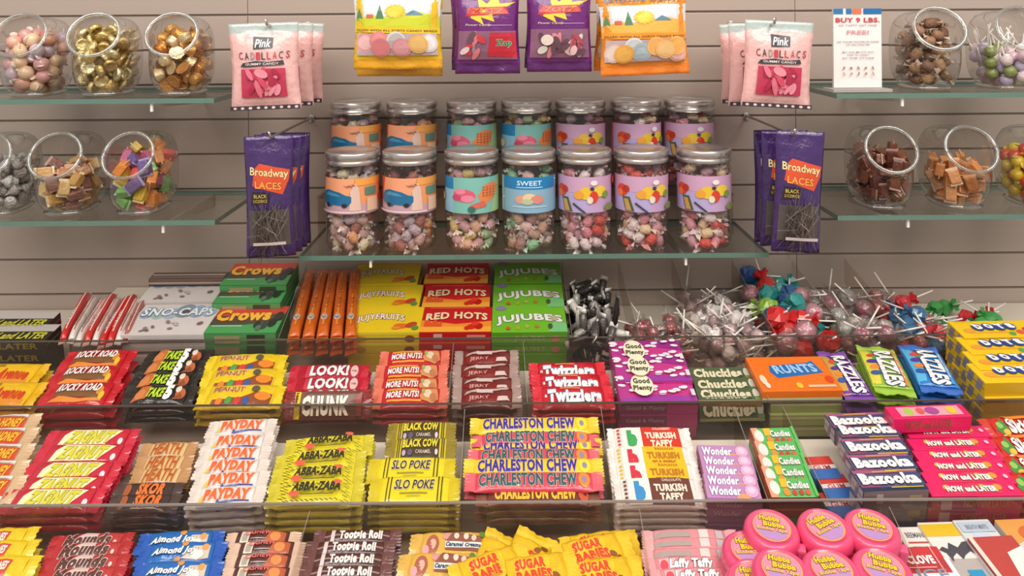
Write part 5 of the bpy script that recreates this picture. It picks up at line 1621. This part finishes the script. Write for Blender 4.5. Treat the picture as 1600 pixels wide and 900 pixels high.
def tt(c1, c2, c3, pre):
    return [Rr(0, 0, 0.07, 1, '#e8e4dc'), Rr(0.09, 0.02, 0.38, 0.98, '#ece6de'), Rr(0.38, 0.02, 0.93, 0.98, c1), T('b', 0.24, 0.5, 0.14, 0.70, c3, bold=0.12), T('TURKISH', 0.65, 0.60, 0.44, 0.27, c2, bold=0.06), T('TAFFY', 0.65, 0.27, 0.32, 0.27, c2, bold=0.06), T(pre, 0.68, 0.87, 0.26, 0.1, c2)] + [Rr(0.03, 0.1 + 0.14 * k, 0.07, 0.17 + 0.14 * k, c1) for k in range(6)]


column({0: lambda L: bar('taffy_bar', L, 0.045, 0.012, '#e9e4de', tt('#cc3322', '#f2e2c8', '#3aa25a', 'STRAWBERRY'), ends='#e9e4de', p=6, endlen=0.011), 1: lambda L: bar('taffy_bar', L, 0.045, 0.012, '#e9e4de', tt('#ecbb1e', '#b8741e', '#cc3344', 'BANANA'), ends='#e9e4de', p=6, endlen=0.011),
        2: lambda L: bar('taffy_bar', L, 0.045, 0.012, '#e9e4de', tt('#6c3a2c', '#e8dccc', '#3a8cc8', 'CHOCOLATE'), ends='#e4ddd8', p=6, endlen=0.011)},
       [(946, 686, 1086, 685), (946, 718, 1094, 718), (952, 746, 1100, 746), (956, 773, 1108, 772)], {0: 'white taffy bar with red panel and green letter b', 1: 'white taffy bar with yellow panel and red letter b', 2: 'white taffy bar with brown panel'}, 'taffy bar', 'white-ended taffy bars', dz=D3 + 0.004, protos=[0, 1, 1, 2], front_layers=4)
wd = [Rr(0, 0.0, 1, 0.12, '#9c5a9c'), Rr(0.55, 0.1, 0.8, 0.4, '#dc9a6a'), T('Wonder', 0.36, 0.55, 0.58, 0.56, '#eee4ee', outline='#7c6aa4', italic=0.15, bold=0.05), E(0.84, 0.55, 0.12, 0.38, '#e6a8c8'), E(0.84, 0.6, 0.07, 0.2, '#eec4da')]
column(lambda L: carton('gum_box', L, 0.0245, 0.015, '#b886b4', wd, [Rr(0, 0.1, 1, 0.9, '#c08cac'), T('Wonder', 0.4, 0.5, 0.5, 0.6, '#e8d8e4')], [Rr(0, 0, 1, 1, '#9a2c54')]),
       [(1093, 706, 1170, 708), (1096, 725, 1178, 727), (1099, 744, 1186, 746), (1102, 764, 1192, 766), (1106, 785, 1198, 787)], 'lilac gum box with pink gumball picture', 'gum box', 'lilac gum boxes', dz=0.0, front_layers=3)
gc = [Rr(0, 0, 0.16, 1, '#e09a7a'), E(0.14, 0.5, 0.10, 0.36, '#dcdcd4'), Rr(0.28, 0.5, 0.44, 0.95, '#edb52c'), E(0.36, 0.25, 0.07, 0.2, '#e68a34'), T('Candies', 0.64, 0.60, 0.46, 0.4, '#e4e8dc', outline='#6c4a7c', bold=0.04), E(0.52, 0.2, 0.05, 0.14, '#c83a3a'), E(0.66, 0.2, 0.05, 0.14, '#b8402c'), E(0.8, 0.2, 0.05, 0.14, '#d85a3c'), Rr(0.94, 0, 1, 1, '#5cb85c')]
column(lambda L: carton('candy_box', L, 0.029, 0.018, '#58b05a', gc, [Rr(0, 0, 1, 1, '#a8502c'), Rr(0, 0.7, 1, 0.9, '#d8803a')], [Rr(0, 0, 1, 1, '#c8583c')]),
       [(1176, 682, 1244, 680), (1183, 706, 1254, 704), (1190, 731, 1264, 729), (1196, 752, 1272, 750), (1204, 775, 1282, 774)], 'small green candy box with orange and red sweets', 'candy box', 'small green boxes', dz=0.004, front_layers=3)
rb = [Rr(0, 0.55, 1, 1, '#cf4038'), Rr(0, 0.45, 1, 0.62, '#e8dcd8'), T('GUM', 0.5, 0.5, 0.6, 0.2, '#c04038'), Rr(0, 0, 1, 0.42, '#3a6cb4')]
for i, (l, lab) in enumerate((((1262, 732, 1306, 730), 'small red, white and blue gum pack beside the green boxes'), ((1282, 762, 1332, 759), 'small red, white and blue gum pack close to the acrylic edge'), ((1286, 790, 1338, 787), 'small blue gum pack pressed against the acrylic front'))):
    b_ = carton('gum_pack', plen(l, -0.03), 0.045, 0.010, '#3a6cb4', rb) if i == 0 else dup(b_)
    put(b_, *l, dz=-0.035 if i < 2 else -0.04)
    tag(b_, lab, 'gum pack', 'small red and blue gum packs')
    c_ = dup(b_)
    put(c_, *l, dz=-0.035 if i < 2 else -0.04, layer=1, jit=0.003)
    tag(c_, lab.replace('small', 'lower') , 'gum pack', 'small red and blue gum packs')
bz = [Rr(0, 0.0, 1, 0.16, '#24304c'), P([(0, 0.16), (0.3, 0.16), (0.3, 0.3), (0, 0.3)], '#8c4a6c'), P([(0.0, 0.82), (1, 0.86), (1, 1), (0, 1)], '#a05878'), Rr(0.45, 0.1, 0.95, 0.15, '#d2b83a'), Rr(0.3, 0.88, 0.7, 0.93, '#d0a840'), Rr(0.72, 0.16, 1, 0.84, '#3c4a78'), T('Bazooka', 0.5, 0.54, 0.92, 0.56, '#f0ecec', outline='#2c2c40', bold=0.07)]
column(lambda L: carton('gum_box', L, 0.036, 0.024, '#5c5a7c', bz, [Rr(0, 0, 1, 1, '#7c6c72'), Rr(0.2, 0.2, 0.3, 0.8, '#b8a8a0'), Rr(0.7, 0.3, 0.9, 0.7, '#a09070')], [Rr(0.05, 0.1, 0.95, 0.9, '#c0b0b4'), P([(0.3, 0), (0.5, 0), (0.7, 1), (0.5, 1)], '#8c7c88')]),
       [(1302, 660, 1382, 657), (1309, 677, 1405, 674), (1322, 706, 1422, 702), (1334, 735, 1435, 731), (1346, 764, 1449, 760)], 'purple and navy gum box with white lettering', 'gum box', 'purple and navy gum boxes', dz=0.010, front_layers=2)
nl = [P([(0.14, 0.1), (0.5, 0.95), (0.85, 0.9), (0.8, 0.15)], '#d8385c'), E(0.22, 0.62, 0.04, 0.2, '#ecc43a'), E(0.62, 0.62, 0.04, 0.2, '#a8c43a'), E(0.78, 0.6, 0.05, 0.22, '#d89a3a'), T('NOW and LATER', 0.48, 0.48, 0.56, 0.44, '#f4f0ea', outline='#5a7c3a', bold=0.06), E(0.92, 0.5, 0.025, 0.16, '#f2b8cc')]
column(lambda L: carton('taffy_bar', L, 0.0235, 0.022, '#dd1f62', nl, [Rr(0, 0, 0.5, 1, '#b8184c'), T('NOW and LATER', 0.6, 0.5, 0.5, 0.5, '#c89a4c'), Rr(0.1, 0.1, 0.22, 0.9, '#cfa8a8')]),
       [(1412, 676, 1546, 673), (1420, 695, 1554, 692), (1429, 714, 1566, 711), (1438, 732, 1576, 730), (1446, 750, 1584, 748), (1454, 769, 1592, 767)], 'hot pink taffy bar with white lettering', 'taffy bar', 'hot pink taffy bars', dz=0.002, front_layers=2)
b_ = carton('taffy_bar', 0.118, 0.028, 0.024, '#dd1f62', [Rr(0.12, 0.15, 0.92, 0.85, '#e8a0b0'), E(0.25, 0.5, 0.06, 0.3, '#a8c45a'), E(0.55, 0.5, 0.09, 0.3, '#a84a94'), E(0.8, 0.5, 0.06, 0.3, '#e8c040'), E(0.4, 0.5, 0.05, 0.25, '#e05a5c')], [T('NOW and LATER', 0.45, 0.5, 0.6, 0.6, '#8c5a34')])
put(b_, 1385, 645, 1514, 640, dz=0.030)
tag(b_, 'hot pink taffy bar lying on top across the end of its pile', 'taffy bar', 'hot pink taffy bars')
sk2 = [P([(0.02, 0.5), (0.16, 0.9), (0.2, 0.4), (0.08, 0.2)], '#4a8a44'), E(0.1, 0.62, 0.05, 0.14, '#8cc45a'), E(0.14, 0.3, 0.05, 0.12, '#e8b83a'), E(0.08, 0.12, 0.04, 0.1, '#e0dcd0'), P([(0.25, 0.8), (1, 0.9), (1, 1), (0.2, 1)], '#e88a34'), T('Skittles', 0.56, 0.5, 0.72, 0.6, '#f2ece8', outline='#7c1c1c', bold=0.06)]
column(lambda L: bar('candy_bag', L, 0.046, 0.016, '#cc2a24', sk2, ends='#d04038', wr=0.002), [(1536, 668, 1668, 664), (1548, 700, 1680, 696), (1566, 735, 1695, 730), (1580, 764, 1710, 760)], 'red candy bag with white lettering and fruit sweets', 'candy bag', 'red bags at the end of the third row', dz=D3 + 0.010)

# ------------------------------------------------------------------ ROW 4 (partly below the frame)
ROW[0] = 3
D4 = -0.026
mj = [P([(0.08, 0.18), (0.72, 0.14), (0.74, 0.78), (0.1, 0.84)], '#cf4a40'), T('MARY JANES', 0.41, 0.52, 0.58, 0.40, '#f0e4d0', outline='#8c2420', bold=0.05, italic=0.2), Rr(0.1, 0.04, 0.8, 0.09, '#a8881c')]
column(lambda L: bar('candy_bag', L, 0.040, 0.015, '#e2c322', mj, ends='#e0c428', wr=0.002), [(-50, 820, 74, 812), (-60, 853, 60, 850), (-60, 888, 48, 886)], 'yellow candy bag with red label patch', 'candy bag', 'yellow bags in the lowest row corner', dz=D4 + 0.008)
mo = [P([(0, 0), (1, 0), (1, 0.2), (0, 0.15)], '#a83a34'), P([(0.12, 0.3), (0.4, 0.95), (0.62, 0.9), (0.6, 0.2)], '#d8b8b0'), T('Mounds', 0.46, 0.52, 0.80, 0.72, '#5c342a', outline='#f0e8e4', italic=0.2, bold=0.07), E(0.93, 0.4, 0.025, 0.12, '#e8c8c0')]
column(lambda L: bar('candy_bar', L, 0.027, 0.014, '#b83a38', mo, ends='#b02c30'), [(75, 838, 215, 831), (68, 860, 206, 853), (62, 881, 202, 874), (52, 903, 194, 896)], 'red coconut bar with brown script lettering', 'candy bar', 'red coconut bars', dz=D4)
aj = [P([(0.55, 0.15), (0.7, 0.7), (0.95, 0.75), (0.96, 0.2), (0.8, 0.08)], '#cfc2b0'), E(0.55, 0.82, 0.05, 0.13, '#d8944c'), E(0.88, 0.66, 0.05, 0.15, '#dc9a54'), E(0.5, 0.12, 0.05, 0.1, '#d08a44'), E(0.78, 0.3, 0.10, 0.2, '#efe8dc'), T('Almond Joy', 0.42, 0.46, 0.72, 0.40, '#eef0f2', outline='#3a2c34', italic=0.2, bold=0.05)]
column(lambda L: bar('candy_bar', L, 0.031, 0.015, '#1f68b4', aj, ends='#2458b0', wr=0.0022), [(212, 838, 352, 832), (208, 862, 356, 856), (200, 893, 348, 889)], 'blue almond bar with white lettering', 'candy bar', 'blue almond bars', dz=D4 + 0.002)
br = [Rr(0.1, 0.15, 0.26, 0.9, '#d8cdb8'), Rr(0.13, 0.25, 0.23, 0.75, '#a8a294'), P([(0.55, 0.1), (0.95, 0.1), (0.95, 0.8), (0.65, 0.9)], '#b85a38'), E(0.76, 0.5, 0.1, 0.3, '#d88a4c'), T('CASHEW', 0.42, 0.75, 0.5, 0.3, '#d86a64', bold=0.04), Rr(0.3, 0.3, 0.6, 0.36, '#a08c84')]
column(lambda L: bar('candy_bar', L, 0.0215, 0.014, '#57302a', br, ends='#d8b8a0', wr=0.002), [(352, 836, 468, 834), (350, 856, 480, 853), (345, 876, 474, 874), (342, 896, 470, 894)], 'brown foil bar with white barcode patch', 'candy bar', 'brown foil bars', dz=D4)
ts = [Rr(0, 0.44, 1, 0.56, '#9c7a78'), Rr(0.1, 0.1, 0.16, 0.9, '#d8c8c4'), T('Tootsie Roll', 0.56, 0.5, 0.66, 0.62, '#eee4dc', outline='#43221f', bold=0.06)]
column(lambda L: bar('candy_bar', L, 0.0205, 0.013, '#4f2a28', ts, ends='#6a403c', p=2.2), [(484, 836, 632, 834), (478, 854, 616, 853), (472, 873, 614, 872), (466, 893, 612, 892)], 'dark brown chewy roll with cream lettering', 'candy bar', 'dark brown chewy rolls', dz=D4, front_layers=2)
cm = [E(0.18, 0.5, 0.10, 0.36, '#a86048'), E(0.18, 0.5, 0.06, 0.2, '#dcb09c'), E(0.08, 0.3, 0.05, 0.18, '#e8a0a4'), E(0.40, 0.78, 0.06, 0.16, '#dc9a9c'), P([(0.38, 0.25), (0.9, 0.2), (0.95, 0.75), (0.5, 0.95), (0.4, 0.6)], '#8c5540'), E(0.55, 0.75, 0.04, 0.12, '#e4d0bc'), E(0.7, 0.75, 0.04, 0.12, '#e4d0bc'), E(0.82, 0.68, 0.04, 0.12, '#d8c0ac'), Rr(0.38, 0.3, 0.94, 0.52, '#e6ded8'), T('Caramel Creams', 0.66, 0.41, 0.54, 0.16, '#2c4a6c', italic=0.2, bold=0.05), E(0.95, 0.85, 0.04, 0.14, '#5a8c3a')]
column(lambda L: bar('candy_bag', L, 0.038, 0.015, '#dcae4c', cm, ends='#d8ac50', wr=0.002), [(634, 850, 782, 848), (622, 883, 760, 882)], 'tan candy bag with ringed cream sweets pictured', 'candy bag', 'tan bags of ringed sweets', dz=D4 + 0.002)
sb = [P([(0.12, 0.35), (0.7, 0.45), (0.74, 0.86), (0.12, 0.78)], '#efc62e'), T('SUGAR', 0.40, 0.74, 0.52, 0.26, '#d84a2c', outline='#f4d24a', bold=0.07), T('BABIES', 0.44, 0.44, 0.60, 0.28, '#d84a2c', outline='#f4d24a', bold=0.07), E(0.80, 0.40, 0.05, 0.09, '#8c5424', 0.5), E(0.88, 0.26, 0.05, 0.09, '#7c4820', -0.3), E(0.70, 0.18, 0.05, 0.09, '#8c5424', 0.3)]
sb0 = bar('candy_bag', 0.104, 0.058, 0.016, '#e6b81e', sb, ends='#e8c02c', wr=0.003)
sbl = [((782, 866, 800, 812), 0.0, 'yellow sweets bag standing steeply beside the tan bags'), ((830, 866, 852, 808), 0.002, 'yellow sweets bag with folded top, in the middle of its bin'),
       ((880, 842, 990, 830), 0.0, 'yellow sweets bag lying flat closest behind the acrylic wall'), ((868, 876, 992, 850), 0.014, 'yellow sweets bag with two brown sweets shown, lying across others'),
       ((720, 905, 820, 872), 0.016, 'yellow sweets bag tilted over the tan bags'), ((780, 902, 900, 886), 0.022, 'yellow sweets bag in the middle, cut by the picture edge'), ((885, 905, 1000, 893), 0.016, 'yellow sweets bag cut by the picture edge beside pink bars')]
for i, (l, dz_, lab) in enumerate(sbl):
    t = sb0 if i == 0 else dup(sb0)
    put(t, *l, dz=D4 + dz_, pitch=[0.5, 0.5, 0.1, 0.05, 0.1, 0.12, 0.05][i] * 0.4)
    tag(t, lab, 'candy bag', 'yellow sweets bags')
for i, l in enumerate(((760, 850, 870, 848), (870, 850, 980, 848), (770, 885, 870, 884), (880, 885, 985, 884))):
    for q in (1, 2):
        t = dup(sb0, keep=('wrapper', 'crimped_end'))
        put(t, *l, dz=D4 - 0.006, layer=q - 0.2, jit=0.004)
        tag(t, 'yellow sweets bag buried in the heap, %s of the %s lower pile' % (['', 'upper', 'bottom'][q], ORD[i]), 'candy bag', 'yellow sweets bags')
lf = [Rr(0, 0, 1, 0.2, '#e8a0a8'), Rr(0.05, 0.25, 0.3, 0.85, '#e9b4b8'), T('Laffy Taffy', 0.52, 0.5, 0.66, 0.66, '#f4efec', outline='#3a2c2c', italic=0.2, bold=0.06, ow=0.05), E(0.12, 0.5, 0.06, 0.28, '#d84a5c')]
lfb = [Rr(0.0, 0.3, 0.5, 0.7, '#a89a94'), Rr(0.62, 0.15, 0.75, 0.85, '#d8cfc8'), Rr(0.85, 0.2, 0.95, 0.8, '#c0b8b8'), Rr(0, 0.05, 1, 0.2, '#d08890')]
column({0: lambda L: bar('taffy_bar', L, 0.025, 0.012, '#dc8c94', lf, ends='#e2a0a4', p=5), 1: lambda L: bar('taffy_bar', L, 0.018, 0.012, '#d88c92', lfb, ends='#e2a8aa', p=5)},
       [(998, 836, 1158, 834), (1000, 850, 1160, 848), (998, 866, 1162, 864), (1004, 884, 1152, 880), (1010, 902, 1166, 898)], {0: 'pink taffy bar with white script lettering', 1: 'pink taffy bar lying face down with barcode'}, 'taffy bar', 'pink taffy bars', dz=D4, protos=[1, 1, 1, 0, 0], front_layers=2)

# tape rolls ------------------------------------------------------------
tr = 0.034
root = empty('gum_tape_roll')
m = MB()
nn = 48
profile = [(0.0001, 0), (0.80, 0), (0.93, 0.002), (1.0, 0.008), (1.0, 0.013)]
vs, fs = [], []
prof2 = [(0.0001, 0.0), (0.84, 0.0), (0.95, 0.0015), (1.0, 0.006), (1.0, 0.0125), (0.97, 0.0130), (0.97, 0.0140), (1.0, 0.0145), (1.0, 0.024), (0.96, 0.030), (0.88, 0.0335), (0.79, 0.0350), (0.77, 0.0343), (0.0001, 0.0343)]
for a, z in prof2:
    for k in range(nn):
        g = 1 + (0.012 if (k % 2 and 0.004 < z < 0.022) else 0)
        vs.append((a * g * tr * math.cos(2 * PI * k / nn), a * g * tr * math.sin(2 * PI * k / nn), z))
for i in range(len(prof2) - 1):
    for k in range(nn):
        fs.append((i * nn + k, i * nn + (k + 1) % nn, (i + 1) * nn + (k + 1) % nn, (i + 1) * nn + k))
mesh('round_case', vs, fs, M('#e8507c', rough=0.3, coat=0.5, vary=0.02), None, root, True)
m = MB()
m.box((tr * 1.0, -tr * 0.28, 0.0145), (0.012, 0.014, 0.016), 0, 0.003)
m.build('dispensing_tab', [M('#ea5a86', rough=0.3, coat=0.5)], root)


def circ_art():
    ring = [(0.5 + 0.37 * math.cos(a * 2 * PI / 30), 0.5 + 0.37 * math.sin(a * 2 * PI / 30)) for a in range(30)]
    ring2 = [(0.5 + 0.345 * math.cos(a * 2 * PI / 30), 0.5 + 0.345 * math.sin(a * 2 * PI / 30)) for a in range(30)]
    return [P(ring, '#eca45a'), P(ring2, '#dc8aa8'), P([(0.2, 0.42), (0.35, 0.2), (0.6, 0.17), (0.78, 0.3), (0.72, 0.42), (0.5, 0.36)], '#b58cc4'), T('Hubba', 0.46, 0.70, 0.40, 0.13, '#f2cc1e', outline='#5c3a28', bold=0.05, ow=0.06), T('Bubba', 0.54, 0.55, 0.42, 0.13, '#f2cc1e', outline='#5c3a28', bold=0.05, ow=0.06), T('Bubble Tape', 0.50, 0.41, 0.58, 0.10, '#f0c860', outline='#7c4a58', bold=0.03, ow=0.04)]


art(circ_art(), lambda u, v, n: Vector(((u - 0.5) * 1.82 * tr, (v - 0.5) * 1.82 * tr, 0.0345 + n)), root)
root['_H'] = 0.035
tapes = [(1206, 823, 0.018, -0.25, 'above the front row, beside the lilac boxes'), (1290, 822, 0.018, 0.45, 'at the back with its label turned most'), (1363, 822, 0.018, -0.3, 'at the back beside the white gum packs'), (1222, 888, 0.024, -0.25, 'in front beside the pink taffy bars'), (1300, 888, 0.024, 0.15, 'in front between two others'), (1380, 886, 0.024, -0.35, 'in front beside the red clove gum')]
for i, (px, py, dz_, rz, lab) in enumerate(tapes):
    for q in range(2):
        t = root if (i == 0 and q == 0) else dup(root)
        c = onp(px, py, dz_)
        N = PN
        X = Matrix.Rotation(rz + 0.3 * q, 3, N) @ Vector((1, 0, 0))
        Yv = N.cross(X).normalized()
        o_ = c - N * (0.035 * (1 + q) + 0.0005 * q)
        if q == 1:
            o_ += Vector((-0.004, 0.002, 0))
        t.matrix_world = Matrix(((X.x, Yv.x, N.x, o_.x), (X.y, Yv.y, N.y, o_.y), (X.z, Yv.z, N.z, o_.z), (0, 0, 0, 1)))
        tag(t, 'pink gum tape roll %s%s' % (['', 'one below the roll ', 'two below the roll '][q], lab), 'gum roll', 'pink gum tape rolls')
for k, (px, py, dz_) in enumerate(((1172, 858, 0.004), (1180, 905, 0.006))):
    t = dup(root)
    c = onp(px, py, dz_)
    X = Vector((1, 0, 0))
    Yv = PN.cross(X).normalized()
    o_ = c - PN * 0.035
    t.matrix_world = Matrix(((X.x, Yv.x, PN.x, o_.x), (X.y, Yv.y, PN.y, o_.y), (X.z, Yv.z, PN.z, o_.z), (0, 0, 0, 1)))
    tag(t, ['pink gum tape roll peeking out low beside the pink taffy bars', 'lowest pink gum tape roll at the picture edge by the taffy'][k], 'gum roll', 'pink gum tape rolls')

# flat gum packs at the end of the lowest row
gwh = [T('BEEMANS', 0.5, 0.7, 0.6, 0.18, '#6a6a70'), Rr(0.15, 0.42, 0.85, 0.47, '#b84a4c'), T('PEPSIN GUM', 0.5, 0.25, 0.6, 0.12, '#8c8488')]
gcl = [Rr(0.8, 0.02, 0.83, 0.98, '#e8a09c'), T('CLOVE', 0.44, 0.5, 0.6, 0.32, '#f2e8e4', bold=0.06), Rr(0.1, 0.2, 0.7, 0.24, '#e0a8a0')]
gbj = [P([(0.0, 0.76), (1, 0.76), (1, 0.96), (0, 0.96)], '#dcb92c'), P([(0.08, 0.55), (0.2, 0.60), (0.3, 0.56), (0.4, 0.66), (0.55, 0.58), (0.72, 0.66), (0.9, 0.68), (0.84, 0.6), (0.86, 0.46), (0.78, 0.52), (0.6, 0.46), (0.5, 0.40), (0.44, 0.50), (0.3, 0.44), (0.24, 0.36), (0.2, 0.5)], '#4a4850'), Rr(0.40, 0.12, 0.74, 0.24, '#2a94c4')]
gib = [E(0.5, 0.6, 0.3, 0.25, '#c4d0de'), E(0.4, 0.3, 0.25, 0.18, '#d8d4c8'), E(0.8, 0.3, 0.10, 0.2, '#8ca88c'), Rr(0.05, 0.8, 0.95, 0.95, '#b8c4d0'), T('BREATH MINTS', 0.5, 0.87, 0.6, 0.07, '#7c8898')]
gor = [P([(0, 0.6), (1, 0.8), (1, 1), (0, 1)], '#dc9c50'), E(0.6, 0.75, 0.3, 0.14, '#cc6c34'), Rr(0.1, 0.1, 0.9, 0.5, '#cfd4dc'), T('MINT', 0.5, 0.3, 0.5, 0.2, '#8a94a8')]
grd = [E(0.55, 0.25, 0.4, 0.25, '#b83a40'), T('gum', 0.5, 0.25, 0.4, 0.2, '#e8ccc8')]
gspec = [('#e4ddd6', gwh, (1410, 846, 1462, 845), 0.046, 0.014, -0.002, 'white gum pack with grey lettering behind the clove pack'), ('#c4383c', gcl, (1406, 876, 1478, 874), 0.040, 0.014, 0.004, 'red gum pack with white CLOVE lettering'.replace('CLOVE ', '')),
         ('#dfe6ec', [T('ICE', 0.5, 0.5, 0.6, 0.3, '#7c94a4')], (1418, 899, 1500, 897), 0.05, 0.014, 0.004, 'pale ice blue gum pack at the bottom picture edge'),
         ('#e6dfd8', gbj, (1462, 861, 1530, 859), 0.098, 0.014, 0.002, 'white gum pack with a running black horse'), ('#e0d8d2', grd, (1482, 899, 1560, 898), 0.05, 0.014, 0.002, 'white gum pack with a red half disc'),
         ('#cfd6da', gib, (1506, 838, 1564, 836), 0.105, 0.022, 0.006, 'clear-covered pale blue mint pack with green sprig'), ('#d8d0c4', gor, (1572, 836, 1640, 833), 0.10, 0.022, 0.006, 'white mint pack with orange swirl at the frame side'),
         ('#b8443e', [P([(0.4, 0), (1, 0.2), (1, 0.8), (0.6, 0.7)], '#ece4e0'), Rr(0.0, 0.0, 0.1, 1, '#e0d4c8')], (1545, 884, 1618, 880), 0.085, 0.024, 0.010, 'red and white mint pack leaning beside the horse pack')]
for i, (c, a_, l, W_, H_, dz_, lab) in enumerate(gspec):
    b_ = carton('gum_pack', plen(l), W_, H_, c, a_, [Rr(0, 0.4, 1, 0.6, '#c9b8b0')])
    put(b_, *l, dz=D4 + dz_)
    tag(b_, lab, 'gum pack', 'flat gum and mint packs')
    k_ = dup(b_, keep=('carton_body',))
    put(k_, *l, dz=D4 + dz_, layer=1, jit=0.002)
    tag(k_, 'pack hidden directly under the ' + ' '.join(lab.split()[:7]), 'gum pack', 'flat gum and mint packs')
    if H_ < 0.02:
        k_ = dup(b_, keep=('carton_body',))
        put(k_, *l, dz=D4 + dz_, layer=2, jit=0.002)
        tag(k_, 'lowest pack beneath the ' + ' '.join(lab.split()[:9]), 'gum pack', 'flat gum and mint packs')
